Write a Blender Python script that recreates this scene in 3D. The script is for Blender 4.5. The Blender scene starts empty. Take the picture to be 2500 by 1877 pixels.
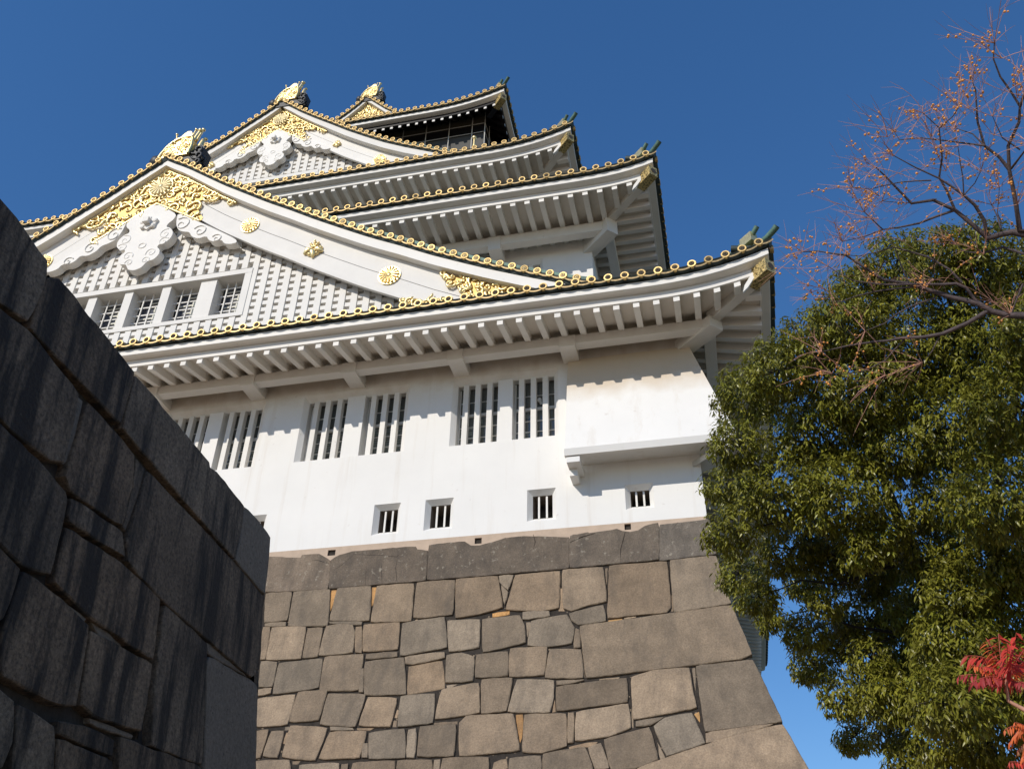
import bpy, math, random
import numpy as np
from mathutils import Vector, Matrix

# ------------------------------------------------------------------ camera, sky, sun
RM = np.array([[0.9753676515916957, 0.21995410624715622, 0.016677391088388987],
               [-0.11192242175827626, 0.5586236930784032, -0.8218351057476242],
               [-0.1900823919679645, 0.7997248030894506, 0.5694812758882213]])
CAM = np.array([-0.12, -25.5457, 1.6])
FPX = 2200.0
scene = bpy.context.scene
cd = bpy.data.cameras.new("camera")
cam = bpy.data.objects.new("camera", cd)
scene.collection.objects.link(cam)
cd.sensor_width = 36.0
cd.lens = FPX * 36.0 / 2500.0
cd.clip_start = 0.1
cd.clip_end = 3000.0
M = Matrix.Identity(4)
for i in range(3):
    M[i][0] = RM[0][i]; M[i][1] = -RM[1][i]; M[i][2] = -RM[2][i]; M[i][3] = CAM[i]
cam.matrix_world = M
scene.camera = cam

SUN = Vector((-0.50, -1.0, 0.68)).normalized()      # towards the sun
w = bpy.data.worlds.new("World"); scene.world = w; w.use_nodes = True
nt = w.node_tree
bg = nt.nodes["Background"]
sky = nt.nodes.new("ShaderNodeTexSky")
sky.sky_type = 'NISHITA'; sky.sun_disc = False
sky.sun_elevation = math.asin(SUN.z)
sky.sun_rotation = math.atan2(SUN.x, SUN.y)
sky.altitude = 0.0; sky.air_density = 1.0; sky.dust_density = 0.0; sky.ozone_density = 6.0
hs = nt.nodes.new('ShaderNodeHueSaturation'); hs.inputs['Hue'].default_value = 0.508; hs.inputs['Saturation'].default_value = 1.30
gm = nt.nodes.new('ShaderNodeGamma'); gm.inputs[1].default_value = 0.74
nt.links.new(sky.outputs[0], gm.inputs[0]); nt.links.new(gm.outputs[0], hs.inputs['Color']); nt.links.new(hs.outputs[0], bg.inputs[0])
bg.inputs[1].default_value = 0.19
ld = bpy.data.lights.new("sun", 'SUN'); ld.energy = 3.55; ld.angle = math.radians(0.5); ld.color = (1.0, 0.93, 0.83)
lo = bpy.data.objects.new("sun", ld); scene.collection.objects.link(lo)
lo.rotation_euler = SUN.to_track_quat('Z', 'Y').to_euler()
vs = scene.view_settings
vs.view_transform = 'Standard'; vs.look = 'None'; vs.gamma = 1.0; vs.exposure = 0.0; vs.use_curve_mapping = False
scene.cycles.max_bounces = 6

rnd = random.Random(7)
# ------------------------------------------------------------------ helpers
def ray(x, y):
    d = RM.T @ np.array([x - 1250.0, y - 938.5, FPX]); return d / np.linalg.norm(d)
def at_y(x, y, Y):
    d = ray(x, y); return CAM + d * (Y - CAM[1]) / d[1]
def at_d(x, y, dist):
    return CAM + ray(x, y) * dist
def at_plane(x, y, P, N):
    d = ray(x, y); return CAM + d * (np.dot(N, P - CAM) / np.dot(N, d))

COL = scene.collection
class MB:
    def __init__(s): s.v = []; s.f = []; s.m = []; s.s = []
    def add(s, verts, faces, mat=0, smooth=False):
        b = len(s.v); s.v.extend([tuple(map(float, v)) for v in verts])
        for f in faces: s.f.append(tuple(b + i for i in f)); s.m.append(mat); s.s.append(smooth)
    def quad(s, a, b, c, d, mat=0): s.add([a, b, c, d], [(0, 1, 2, 3)], mat)
    def hexa(s, p, mat=0):
        s.add(p, [(0, 3, 2, 1), (4, 5, 6, 7), (0, 1, 5, 4), (1, 2, 6, 5), (2, 3, 7, 6), (3, 0, 4, 7)], mat)
    def box(s, x0, x1, y0, y1, z0, z1, mat=0):
        s.hexa([(x0, y0, z0), (x1, y0, z0), (x1, y1, z0), (x0, y1, z0), (x0, y0, z1), (x1, y0, z1), (x1, y1, z1), (x0, y1, z1)], mat)
    def prism(s, front, back, mat=0):
        n = len(front); s.add(list(front) + list(back), [tuple(range(n)), tuple(range(2 * n - 1, n - 1, -1))] + [(i, i + n, (i + 1) % n + n, (i + 1) % n) for i in range(n)], mat)
    def xz(s, poly, y0, y1, mat=0):
        s.prism([(x, y0, z) for x, z in poly], [(x, y1, z) for x, z in poly], mat)
    def tube(s, path, r, n=6, mat=0, cap=True, smooth=True):
        path = [Vector(p) for p in path]; k = len(path)
        if not hasattr(r, '__len__'): r = [r] * k
        vs_, fs = [], []; up = None
        for i, p in enumerate(path):
            t = (path[min(i + 1, k - 1)] - path[max(i - 1, 0)])
            if t.length < 1e-9: t = Vector((0, 0, 1))
            t.normalize()
            if up is None:
                up = t.orthogonal().normalized()
            else:
                up = up - t * up.dot(t)
                up = up.normalized() if up.length > 1e-6 else t.orthogonal().normalized()
            side = t.cross(up)
            for j in range(n):
                a = 2 * math.pi * j / n
                vs_.append(p + (up * math.cos(a) + side * math.sin(a)) * r[i])
        for i in range(k - 1):
            for j in range(n):
                a = i * n + j; b = i * n + (j + 1) % n
                fs.append((a, b, b + n, a + n))
        s.add(vs_, fs, mat, smooth)
        if cap:
            s.add(vs_[:n], [tuple(range(n - 1, -1, -1))], mat); s.add(vs_[-n:], [tuple(range(n))], mat)
    def ball(s, c, r, mat=0, nu=8, nv=5, sq=(1, 1, 1)):
        vs_ = [(c[0], c[1], c[2] + r * sq[2])]
        for i in range(1, nv):
            th = math.pi * i / nv
            for j in range(nu):
                ph = 2 * math.pi * j / nu
                vs_.append((c[0] + r * sq[0] * math.sin(th) * math.cos(ph), c[1] + r * sq[1] * math.sin(th) * math.sin(ph), c[2] + r * sq[2] * math.cos(th)))
        vs_.append((c[0], c[1], c[2] - r * sq[2])); fs = []
        for j in range(nu): fs.append((0, 1 + j, 1 + (j + 1) % nu))
        for i in range(nv - 2):
            for j in range(nu):
                a = 1 + i * nu + j; b = 1 + i * nu + (j + 1) % nu
                fs.append((a, a + nu, b + nu, b))
        l = len(vs_) - 1; o = 1 + (nv - 2) * nu
        for j in range(nu): fs.append((l, o + (j + 1) % nu, o + j))
        s.add(vs_, fs, mat, True)
    def append(s, o, loc=(0, 0, 0), M3=None):
        b = len(s.v)
        for v in o.v:
            v = Vector(v)
            if M3 is not None: v = M3 @ v
            s.v.append((v.x + loc[0], v.y + loc[1], v.z + loc[2]))
        s.f += [tuple(b + i for i in f) for f in o.f]; s.m += o.m; s.s += o.s
    def mesh(s, name, mats):
        me = bpy.data.meshes.new(name); me.from_pydata(s.v, [], s.f)
        for m in (mats if isinstance(mats, (list, tuple)) else [mats]): me.materials.append(m)
        me.polygons.foreach_set('material_index', s.m); me.polygons.foreach_set('use_smooth', s.s); me.update()
        return me
    def build(s, name, mats, parent=None, **k):
        return link(name, s.mesh(name, mats), parent, **k)
def link(name, me, parent=None, loc=None, **k):
    o = bpy.data.objects.new(name, me); COL.objects.link(o)
    if loc is not None: o.location = loc
    if parent is not None:
        o.parent = parent
        if parent.type == 'EMPTY': o.matrix_parent_inverse = Matrix.Translation(-Vector(parent.location))
    for a, b in k.items(): o[a] = b
    return o
def thing(name, loc, label, category, group=None):
    o = bpy.data.objects.new(name, None); COL.objects.link(o); o.location = loc
    o['label'] = label; o['category'] = category
    if group: o['group'] = group
    return o

# ------------------------------------------------------------------ materials
def mat(name, base=(0.8, 0.8, 0.8), rough=0.7, metal=0.0, var=0.0, scale=3.0, bump=0.0, bscale=30.0, tone=False,
        streak=None, spots=None, spec=0.5, rvar=0.0, detail=6.0, stretch=(1, 1, 1), trans=0.0, grain=None, orand=0.0):
    m = bpy.data.materials.new(name); m.use_nodes = True
    n = m.node_tree.nodes; L = m.node_tree.links; p = n['Principled BSDF']
    p.inputs['Base Color'].default_value = (*base, 1); p.inputs['Roughness'].default_value = rough
    p.inputs['Metallic'].default_value = metal; p.inputs['Specular IOR Level'].default_value = spec
    tc = n.new('ShaderNodeTexCoord'); mp = n.new('ShaderNodeMapping'); L.new(tc.outputs['Object'], mp.inputs[0])
    mp.inputs['Scale'].default_value = stretch
    col = None
    def rgb(c):
        r = n.new('ShaderNodeRGB'); r.outputs[0].default_value = (*c, 1); return r.outputs[0]
    def noise(sc, det=detail, vec=mp.outputs[0], ro=0.6):
        t = n.new('ShaderNodeTexNoise'); t.inputs['Scale'].default_value = sc; t.inputs['Detail'].default_value = det
        t.inputs['Roughness'].default_value = ro
        L.new(vec, t.inputs['Vector']); return t.outputs['Fac']
    def ramp(v, a, b, lo_=0.0, hi=1.0):
        r = n.new('ShaderNodeMapRange'); r.inputs[1].default_value = a; r.inputs[2].default_value = b
        r.inputs[3].default_value = lo_; r.inputs[4].default_value = hi; L.new(v, r.inputs[0]); return r.outputs[0]
    def mix(a, b, f, mode='MIX'):
        x = n.new('ShaderNodeMix'); x.data_type = 'RGBA'; x.blend_type = mode
        L.new(a, x.inputs[6]); L.new(b, x.inputs[7])
        if isinstance(f, float): x.inputs[0].default_value = f
        else: L.new(f, x.inputs[0])
        return x.outputs[2]
    col = rgb(base)
    if tone:
        at = n.new('ShaderNodeAttribute'); at.attribute_name = 'tone'; col = mix(col, at.outputs['Color'], 1.0, 'MULTIPLY')
    if var:
        dk = rgb(tuple(c * (1 - var) for c in base)); lt = rgb(tuple(min(1, c * (1 + var)) for c in base))
        v = mix(dk, lt, ramp(noise(scale), 0.3, 0.7))
        if tone: v = mix(v, at.outputs['Color'], 1.0, 'MULTIPLY')
        col = v
    if grain:
        g = ramp(noise(grain[0], 3.0, ro=0.8), 0.3, 0.7, 1 - grain[1], 1 + grain[1])
        cb = n.new('ShaderNodeCombineColor')
        for i in range(3): L.new(g, cb.inputs[i])
        col = mix(col, cb.outputs[0], 1.0, 'MULTIPLY')
    if streak:                                   # (colour, lo, hi, strength): vertical run-off stains
        m2 = n.new('ShaderNodeMapping'); L.new(tc.outputs['Object'], m2.inputs[0]); m2.inputs['Scale'].default_value = streak[4]
        f = ramp(noise(1.0, 5.0, m2.outputs[0], 0.65), streak[1], streak[2], 0.0, streak[3])
        col = mix(col, rgb(streak[0]), f)
    if spots:                                    # (colour, scale, lo, hi, strength)
        f = ramp(noise(spots[1], 4.0), spots[2], spots[3], 0.0, spots[4]); col = mix(col, rgb(spots[0]), f)
    if orand:
        oi = n.new('ShaderNodeObjectInfo'); g = ramp(oi.outputs['Random'], 0, 1, 1 - orand, 1 + orand * .4); cb = n.new('ShaderNodeCombineColor')
        for i in range(3): L.new(g, cb.inputs[i])
        col = mix(col, cb.outputs[0], 1.0, 'MULTIPLY')
    L.new(col, p.inputs['Base Color'])
    if rvar: L.new(ramp(noise(scale * 2), 0.3, 0.7, rough - rvar, rough + rvar), p.inputs['Roughness'])
    if bump:
        b = n.new('ShaderNodeBump'); b.inputs['Strength'].default_value = bump; b.inputs['Distance'].default_value = 0.03
        L.new(noise(bscale, 8.0), b.inputs['Height']); L.new(b.outputs[0], p.inputs['Normal'])
    if trans:
        p.inputs['Transmission Weight'].default_value = trans
    return m
PLASTER = mat('white_plaster', (0.80, 0.785, 0.75), 0.75, var=0.035, scale=0.5, bump=0.12, bscale=9.0,
              streak=((0.62, 0.55, 0.46), 0.60, 0.85, 0.35, (1.6, 1.6, 0.25)), spots=((0.36, 0.27, 0.2), 3.0, 0.70, 0.80, 0.30))
WOODW = mat('white_painted_timber', (0.78, 0.755, 0.705), 0.65, var=0.04, scale=1.2, bump=0.08, bscale=14.0,
            spots=((0.34, 0.26, 0.19), 5.0, 0.66, 0.78, 0.35), orand=0.09)
SOFFIT = mat('white_soffit_boards', (0.66, 0.60, 0.52), 0.75, var=0.05, scale=1.0, spots=((0.33, 0.25, 0.18), 4.0, 0.64, 0.78, 0.35))
GOLD = mat('gilt', (0.96, 0.74, 0.36), 0.36, 0.80, var=0.10, scale=9.0, bump=0.15, bscale=25.0, rvar=0.08)
GOLDP = mat('pale_gilt', (0.80, 0.68, 0.40), 0.5, 0.4, var=0.08, scale=12.0, bump=0.25, bscale=30.0)
GOLDD = mat('gilt_ground', (0.50, 0.34, 0.12), 0.5, 0.65, var=0.2, scale=8.0)
SLEEVE = mat('embossed_gilt', (0.76, 0.58, 0.25), 0.45, 0.6, spots=((0.13, 0.095, 0.04), 13.0, 0.50, 0.58, 0.85), bump=0.4, bscale=14.0)
EMBG = mat('tan_embossed_metal', (0.36, 0.25, 0.11), 0.7, 0.2, var=0.2, scale=30.0, bump=0.4, bscale=60.0)
CAPGOLD = mat('cap_gilt', (0.70, 0.50, 0.21), 0.50, 0.65, var=0.15, orand=0.3, scale=6.0, bump=0.2, bscale=25.0)
EMBOSS = mat('dark_embossed_metal', (0.060, 0.050, 0.040), 0.85, 0.0, var=0.2, scale=30.0, bump=0.4, bscale=60.0)
TILE = mat('dark_copper_tile', (0.035, 0.048, 0.042), 0.55, 0.1, var=0.3, scale=4.0)
COPPER = mat('green_copper', (0.11, 0.20, 0.155), 0.55, 0.15, var=0.25, scale=5.0, spots=((0.06, 0.08, 0.07), 6.0, 0.55, 0.7, 0.8), bump=0.2)
BLACK = mat('black_lacquer', (0.012, 0.012, 0.014), 0.35, 0.0, var=0.1)
OLIVE = mat('dark_bronze_screen', (0.085, 0.076, 0.052), 0.7, var=0.15, scale=1.0)
CHAR = mat('charcoal_screen', (0.070, 0.068, 0.062), 0.7, var=0.15, scale=1.0)
WIRE = mat('grey_cable', (0.62, 0.60, 0.54), 0.6)
DARKTILE = mat('black_carved_tile', (0.03, 0.031, 0.033), 0.5, var=0.2, scale=6.0, bump=0.2)
ROOM = mat('dark_room', (0.20, 0.19, 0.17), 0.9)
EDGEG = mat('embossed_tile_edge', (0.34, 0.25, 0.125), 0.5, 0.7, var=0.3, scale=14.0)
BLIND = mat('pale_blinds', (0.72, 0.71, 0.62), 0.7)
MORTAR = mat('tan_mortar', (0.52, 0.40, 0.30), 0.9, var=0.10, scale=3.0, bump=0.3, bscale=20.0)
GAP = mat('dark_joint', (0.035, 0.028, 0.022), 1.0, var=0.4, scale=8.0, bump=0.6, bscale=12.0)
STONE = mat('castle_granite', (0.255, 0.198, 0.138), 0.88, var=0.22, scale=1.6, tone=True, bump=0.8, bscale=9.0, grain=(24.0, 0.28),
            streak=((0.085, 0.07, 0.055), 0.48, 0.78, 0.62, (2.2, 2.2, 0.40)), spots=((0.50, 0.44, 0.36), 9.0, 0.70, 0.78, 0.30))
STONET = mat('lichened_granite', (0.185, 0.150, 0.115), 0.9, var=0.25, scale=1.4, tone=True, bump=0.9, bscale=9.0, grain=(24.0, 0.3), streak=((0.05, 0.043, 0.037), 0.45, 0.75, 0.7, (1.8, 1.8, 0.5)), spots=((0.36, 0.32, 0.25), 6.5, 0.60, 0.70, 0.6))
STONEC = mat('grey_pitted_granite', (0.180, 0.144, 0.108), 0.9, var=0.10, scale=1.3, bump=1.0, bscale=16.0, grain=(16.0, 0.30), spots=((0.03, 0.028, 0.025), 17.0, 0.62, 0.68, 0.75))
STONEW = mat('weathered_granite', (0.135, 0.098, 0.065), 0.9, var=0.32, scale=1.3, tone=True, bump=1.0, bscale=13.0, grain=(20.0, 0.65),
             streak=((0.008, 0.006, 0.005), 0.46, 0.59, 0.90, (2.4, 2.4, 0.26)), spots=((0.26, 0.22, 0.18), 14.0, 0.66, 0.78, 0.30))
BARK = mat('grey_brown_bark', (0.038, 0.031, 0.026), 0.9, var=0.35, scale=7.0, bump=0.6, bscale=25.0)
BARKP = mat('purple_brown_bark', (0.085, 0.062, 0.062), 0.8, var=0.35, scale=10.0, bump=0.4, bscale=40.0)
STALK = mat('pinkish_fruit_stalk', (0.52, 0.27, 0.19), 0.7, var=0.2, scale=6.0)
BERRY = mat('orange_berry', (0.72, 0.31, 0.06), 0.45, var=0.2, scale=3.0)
BOUNCECUT = mat('dark_bounce_cut', (0.035, 0.045, 0.018), 0.95, var=0.3, scale=1.5, bump=0.5, bscale=30.0)  # for the unseen sheet added to cut bounce light on the right
GROUND = mat('pale_gravel', (0.50, 0.35, 0.21), 0.95, var=0.15, scale=0.4, bump=0.4, bscale=40.0)
def leafmat(name, cols, rough, spec, tr=0.25):
    m = bpy.data.materials.new(name); m.use_nodes = True
    n = m.node_tree.nodes; L = m.node_tree.links; p = n['Principled BSDF']
    at = n.new('ShaderNodeAttribute'); at.attribute_name = 'tone'
    L.new(at.outputs['Color'], p.inputs['Base Color'])
    p.inputs['Roughness'].default_value = rough; p.inputs['Specular IOR Level'].default_value = spec
    t = n.new('ShaderNodeBsdfTranslucent'); L.new(at.outputs['Color'], t.inputs[0])
    mx = n.new('ShaderNodeMixShader'); mx.inputs[0].default_value = tr
    L.new(p.outputs[0], mx.inputs[1]); L.new(t.outputs[0], mx.inputs[2])
    L.new(mx.outputs[0], n['Material Output'].inputs[0])
    return m
LEAF = leafmat('glossy_evergreen_leaf', None, 0.36, 0.55, 0.28)
REVEAL = mat('brown_window_reveal', (0.20, 0.165, 0.13), 0.9)
REDLEAF = leafmat('red_autumn_leaf', None, 0.5, 0.35, 0.35)
def glassmat():
    m = bpy.data.materials.new('window_glass'); m.use_nodes = True
    n = m.node_tree.nodes; L = m.node_tree.links
    g = n.new('ShaderNodeBsdfGlossy'); g.inputs[1].default_value = 0.04; g.inputs[0].default_value = (0.9, 0.95, 1, 1)
    t = n.new('ShaderNodeBsdfTransparent'); t.inputs[0].default_value = (0.85, 0.90, 0.88, 1)
    f = n.new('ShaderNodeFresnel'); f.inputs[0].default_value = 2.0
    x = n.new('ShaderNodeMixShader'); L.new(f.outputs[0], x.inputs[0]); L.new(t.outputs[0], x.inputs[1]); L.new(g.outputs[0], x.inputs[2])
    df = n.new('ShaderNodeBsdfDiffuse'); df.inputs[0].default_value = (0.34, 0.37, 0.35, 1); x2 = n.new('ShaderNodeMixShader'); x2.inputs[0].default_value = 0.32
    L.new(x.outputs[0], x2.inputs[1]); L.new(df.outputs[0], x2.inputs[2])
    L.new(x2.outputs[0], n['Material Output'].inputs[0]); return m
GLASS = glassmat()

def stained(name, z0, z1, strength, col, nscale=1.1, namp=1.2):  # height tint: stain on the box, painted eave shade plus stain on the wall
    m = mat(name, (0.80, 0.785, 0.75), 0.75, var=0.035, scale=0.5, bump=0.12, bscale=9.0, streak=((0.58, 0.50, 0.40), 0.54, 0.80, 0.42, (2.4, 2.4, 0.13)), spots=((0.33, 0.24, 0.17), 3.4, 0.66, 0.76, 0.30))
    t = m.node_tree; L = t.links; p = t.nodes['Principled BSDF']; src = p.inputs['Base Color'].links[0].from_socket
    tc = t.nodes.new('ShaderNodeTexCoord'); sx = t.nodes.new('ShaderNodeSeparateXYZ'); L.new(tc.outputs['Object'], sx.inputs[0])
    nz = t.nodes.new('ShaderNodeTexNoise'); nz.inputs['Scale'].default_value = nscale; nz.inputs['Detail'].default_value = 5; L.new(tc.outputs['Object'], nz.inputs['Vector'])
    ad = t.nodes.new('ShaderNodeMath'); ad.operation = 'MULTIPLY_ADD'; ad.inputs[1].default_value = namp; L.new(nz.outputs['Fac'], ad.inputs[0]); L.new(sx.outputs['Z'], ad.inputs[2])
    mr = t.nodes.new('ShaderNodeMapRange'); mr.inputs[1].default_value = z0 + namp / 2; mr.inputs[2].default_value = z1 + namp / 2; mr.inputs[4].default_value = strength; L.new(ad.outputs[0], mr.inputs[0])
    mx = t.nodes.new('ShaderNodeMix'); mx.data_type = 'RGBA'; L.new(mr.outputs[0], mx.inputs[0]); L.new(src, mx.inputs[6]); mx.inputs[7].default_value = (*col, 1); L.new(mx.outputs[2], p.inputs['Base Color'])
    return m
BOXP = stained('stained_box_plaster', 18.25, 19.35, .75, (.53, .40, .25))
WALLP = stained('stained_shaded_wall_plaster', 19.9, 20.9, .55, (.46, .36, .26), 2.0, 1.6)  # brown upper band paints in the shade under the beam; speckles are stain
def set_tone(me, cols):                           # one colour per face
    a = me.attributes.new('tone', 'FLOAT_COLOR', 'FACE')
    a.data.foreach_set('color', np.asarray(cols, dtype=np.float32).ravel())

# ------------------------------------------------------------------ ground
g = MB(); g.add([(-400, -300, 0), (400, -300, 0), (400, 500, 0), (-400, 500, 0)], [(0, 1, 2, 3)])
g.build('ground', GROUND, kind='structure')
g = MB(); g.add([(5.5, -19, .012), (400, -19, .012), (400, 500, .012), (5.5, 500, .012)], [(0, 1, 2, 3)]); g.build('bounce_cut_sheet', BOUNCECUT, kind='structure')  # unseen dark sheet, added to dim the right-hand eave undersides

# ------------------------------------------------------------------ castle keep
XL = -44.0; YB = 38.0; XC = -22.0
keep = thing('castle_keep', (XC, 0, 14.0), 'tall white plastered castle keep with gilt gables and stacked tiled roofs on its stone base', 'castle')

def wall_grid(mb, x0, x1, z0, z1, holes, y=0.0, mi=0):
    xs = sorted(set([x0, x1] + [h[0] for h in holes] + [h[1] for h in holes]))
    zs = sorted(set([z0, z1] + [h[2] for h in holes] + [h[3] for h in holes]))
    for i in range(len(xs) - 1):
        for j in range(len(zs) - 1):
            cx = (xs[i] + xs[i + 1]) / 2; cz = (zs[j] + zs[j + 1]) / 2
            if any(h[0] < cx < h[1] and h[2] < cz < h[3] for h in holes): continue
            mb.quad((xs[i], y, zs[j]), (xs[i + 1], y, zs[j]), (xs[i + 1], y, zs[j + 1]), (xs[i], y, zs[j + 1]), mi)
def funnel(mb, o, i, y0, y1, mi=0):               # ring of reveals between two rectangles
    a = [(o[0], y0, o[2]), (o[1], y0, o[2]), (o[1], y0, o[3]), (o[0], y0, o[3])]
    b = [(i[0], y1, i[2]), (i[1], y1, i[2]), (i[1], y1, i[3]), (i[0], y1, i[3])]
    for k in range(4): mb.quad(a[k], a[(k + 1) % 4], b[(k + 1) % 4], b[k], mi)

WIN = [(-18.65, -15.72, None), (-14.15, -10.05, None), (-8.38, -4.55, None)]
WIN = [dict(o=(-19.75, -15.72, 17.5, 20.3), mull=(-18.0, -17.42)),
       dict(o=(-14.15, -10.03, 17.5, 20.32), mull=(-12.40, -11.72)),
       dict(o=(-8.38, -4.53, 17.5, 20.29), mull=(-6.70, -6.17)),
       dict(o=(-25.9, -21.9, 17.5, 20.3), mull=(-24.2, -23.6))]
LOOP = [(-15.78, -14.80, 14.38, 15.51), (-10.87, -9.93, 14.37, 15.49), (-9.07, -8.09, 14.38, 15.50), (-5.61, -4.66, 14.39, 15.52), (-2.44, -1.54, 14.515, 15.38)]
DRAIN = [(-12.32, -12.05, 13.76, 13.96), (-7.31, -7.08, 13.76, 13.96), (-2.52, -2.32, 13.82, 14.02)]
wall = MB()
wall_grid(wall, XL, 0, 14.03, 21.9, [x['o'] for x in WIN] + LOOP)
for x in WIN:
    o = x['o']; c = 0.17
    i1 = (o[0] + c, o[1] - c, o[2], o[3] - 0.24)
    funnel(wall, o, i1, 0, 0.16); funnel(wall, i1, i1, 0.16, .40); funnel(wall, i1, i1, .40, 1.0, 1)
for o in LOOP:
    i1 = (o[0] + .15, o[1] - .15, o[2] + .15, o[3] - .15)
    funnel(wall, o, i1, 0, 0.2); funnel(wall, i1, i1, 0.2, 0.9, 1)
wall.quad((0, 0, 14.03), (0, YB, 14.03), (0, YB, 21.9), (0, 0, 21.9)); wall.quad((XL, YB, 14.03), (XL, 0, 14.03), (XL, 0, 21.9), (XL, YB, 21.9))
wall.quad((XL, YB, 14.03), (XL, YB, 21.9), (0, YB, 21.9), (0, YB, 14.03)); wall.quad((XL, 0, 14.03), (XL, YB, 14.03), (0, YB, 14.03), (0, 0, 14.03))
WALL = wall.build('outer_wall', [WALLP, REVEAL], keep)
for n_, x in enumerate(WIN):
    o = x['o']; m = x['mull']; z0, z1 = o[2], o[3] - 0.24; a, b = o[0] + .17, o[1] - .17
    f = MB(); f.box(m[0], m[1], 0.03, 0.5, z0, z1)
    win = f.build('barred_window', PLASTER, keep)
    for (l, r) in ((a, m[0]), (m[1], b)):
        wdt = r - l; pitch = wdt / 3.45
        for k in range(3):
            q = MB(); cx = l + wdt / 2 + (k - 1) * pitch
            q.box(cx - .095, cx + .095, 0.08, 0.30, z0, z1); q.build('window_bar', WOODW, win)
        s = MB(); t = .05                            # sash with glazing bars
        s.box(l, l + t, .42, .48, z0, z1); s.box(r - t, r, .42, .48, z0, z1)
        zm = z0 + (z1 - z0) * .56
        s.box(l + t, r - t, .40, .48, zm - .05, zm + .05)
        for q in (.2, .37, .78): s.box(l + t, r - t, .43, .46, z0 + (z1 - z0) * q - .015, z0 + (z1 - z0) * q + .015)
        s.build('window_sash', WOODW, win)
        p = MB(); p.quad((l + t, .47, z0), (r - t, .47, z0), (r - t, .47, z1), (l + t, .47, z1)); p.build('window_pane', GLASS, win)
        bl = MB(); zz = z0 + .05; rr = random.Random(n_ * 7 + int(l * 3))
        while zz < z0 + 1.4:
            if rr.random() < .88:
                x_ = l + .1 + (rr.random() * .5 if n_ == 2 else 0); x2 = min(r - .1, x_ + (.28 if n_ == 2 else 9))
                bl.box(x_, x2, .62, .64, zz, zz + (.16 if n_ == 2 else .055))
            zz += .23 if n_ == 2 else .10
        bl.box(l + .14, l + .15, .625, .635, z0, z0 + 1.3); bl.box(r - .15, r - .14, .625, .635, z0, z0 + 1.3) if n_ != 2 else None
        bl.build('window_blind', BLIND, win)
    rm = MB(); rm.box(a - .3, b + .3, 1.0, 3.0, z0 - .3, z1 + .1); rm.f.pop(2); rm.m.pop(2); rm.s.pop(2); rm.build('room_interior', ROOM, win)
for o in LOOP:
    a, b, z0, z1 = o[0] + .15, o[1] - .15, o[2] + .15, o[3] - .15
    f = MB(); f.box(a, b, 0.24, 0.27, z0, z0 + .035); win = f.build('loophole_window', WOODW, keep)
    for k in (-.13, .13):
        q = MB(); cx = (a + b) / 2 + k * (b - a) / .65; q.box(cx - .03, cx + .03, .23, .27, z0 + .035, z1 - .001); q.build('window_bar', WOODW, win)
    rm = MB(); rm.box(a - .2, b + .2, .9, 1.4, z0 - .2, z1 + .2); rm.f.pop(2); rm.m.pop(2); rm.s.pop(2); rm.build('room_interior', ROOM, win)
cm = MB()                                            # dome camera behind the right window
c0 = at_y(1080 + 1640 / 6.9125, 880 + 670 / 6.9125, .38); cm.ball(c0, .09); cm.tube([c0 + np.array([0, 0, -.02]), c0 + np.array([.06, .06, -.14])], .05)
cm.build('security_camera', WOODW, keep)

# --- drop box at the corner
d = MB()
T_, B_ = 20.49, 16.24; XLB = -4.16; yB = 1.16
d.hexa([(XLB, -yB, B_), (yB, -yB, B_), (yB, 1.5, B_), (XLB, -.0, B_), (XLB, -.07, T_), (.07, -.07, T_), (.07, 1.5, T_), (XLB, .0, T_)])
box_ = d.build('stone_drop_box', BOXP, keep)
l = MB(); l.hexa([(XLB - .02, -yB + .05, B_ - .22), (yB - .05, -yB + .05, B_ - .22), (yB - .17, -.96, B_ - .22), (XLB - .02, -.96, B_ - .22),
                  (XLB - .02, -yB - .015, B_ - .001), (yB + .015, -yB - .015, B_ - .001), (yB - .17, -.96, B_ - .001), (XLB - .02, -.96, B_ - .001)])
l.box(yB - .17, yB + .012, -.958, 1.5, B_ - .22, B_ - .002)
l.build('ledge_board', PLASTER, box_)
for x0, x1 in ((-4.12, -3.70), (-.02, .40)):
    c = MB()
    if x0 < -1:
        c.box(x0, x1, -1.06, 0, 15.80, 15.995); c.box(x0 + .02, x0 + .27, -.62, 0, 15.55, 15.797)
    else:
        c.hexa([(-.25, 0, 15.8), (0, -.25, 15.8), (1.0, -1.0, 15.85), (.75, -1.0, 15.85), (-.25, 0, 15.995), (0, -.25, 15.995), (1.0, -1.0, 15.995), (.75, -1.0, 15.995)])
    c.build('corbel', PLASTER, box_)

# --- tile cap (shared mesh): gilt ring, dark embossed disc, three comma bosses
def cap_mesh(r=.150):
    m = MB(); n = 20
    def ring(rad, y): return [(rad * math.cos(2 * math.pi * i / n), y, rad * math.sin(2 * math.pi * i / n)) for i in range(n)]
    rings = [ring(r * .92, .10), ring(r, .06), ring(r, .0), ring(r * .93, -.022), ring(r * .66, -.022), ring(r * .58, .0)]
    for a, b in zip(rings, rings[1:]):
        m.add(a + b, [(i, (i + 1) % n, n + (i + 1) % n, n + i) for i in range(n)], 0, False)
    m.add(rings[-1], [tuple(range(n))], 1)
    for k in range(3):
        a0 = 2 * math.pi * k / 3
        pts = [(r * q * math.cos(a0 + t), -.004, r * q * math.sin(a0 + t)) for q, t in ((.22, 0), (.29, .5), (.38, 1.0), (.46, 1.5), (.48, 2.0))]
        m.tube(pts, [r * .17, r * .15, r * .11, r * .07, r * .02], 5, 2)
    return m
EMB2 = mat('embossed_highlight', (0.13, 0.105, 0.07), 0.7, 0.2)
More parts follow.
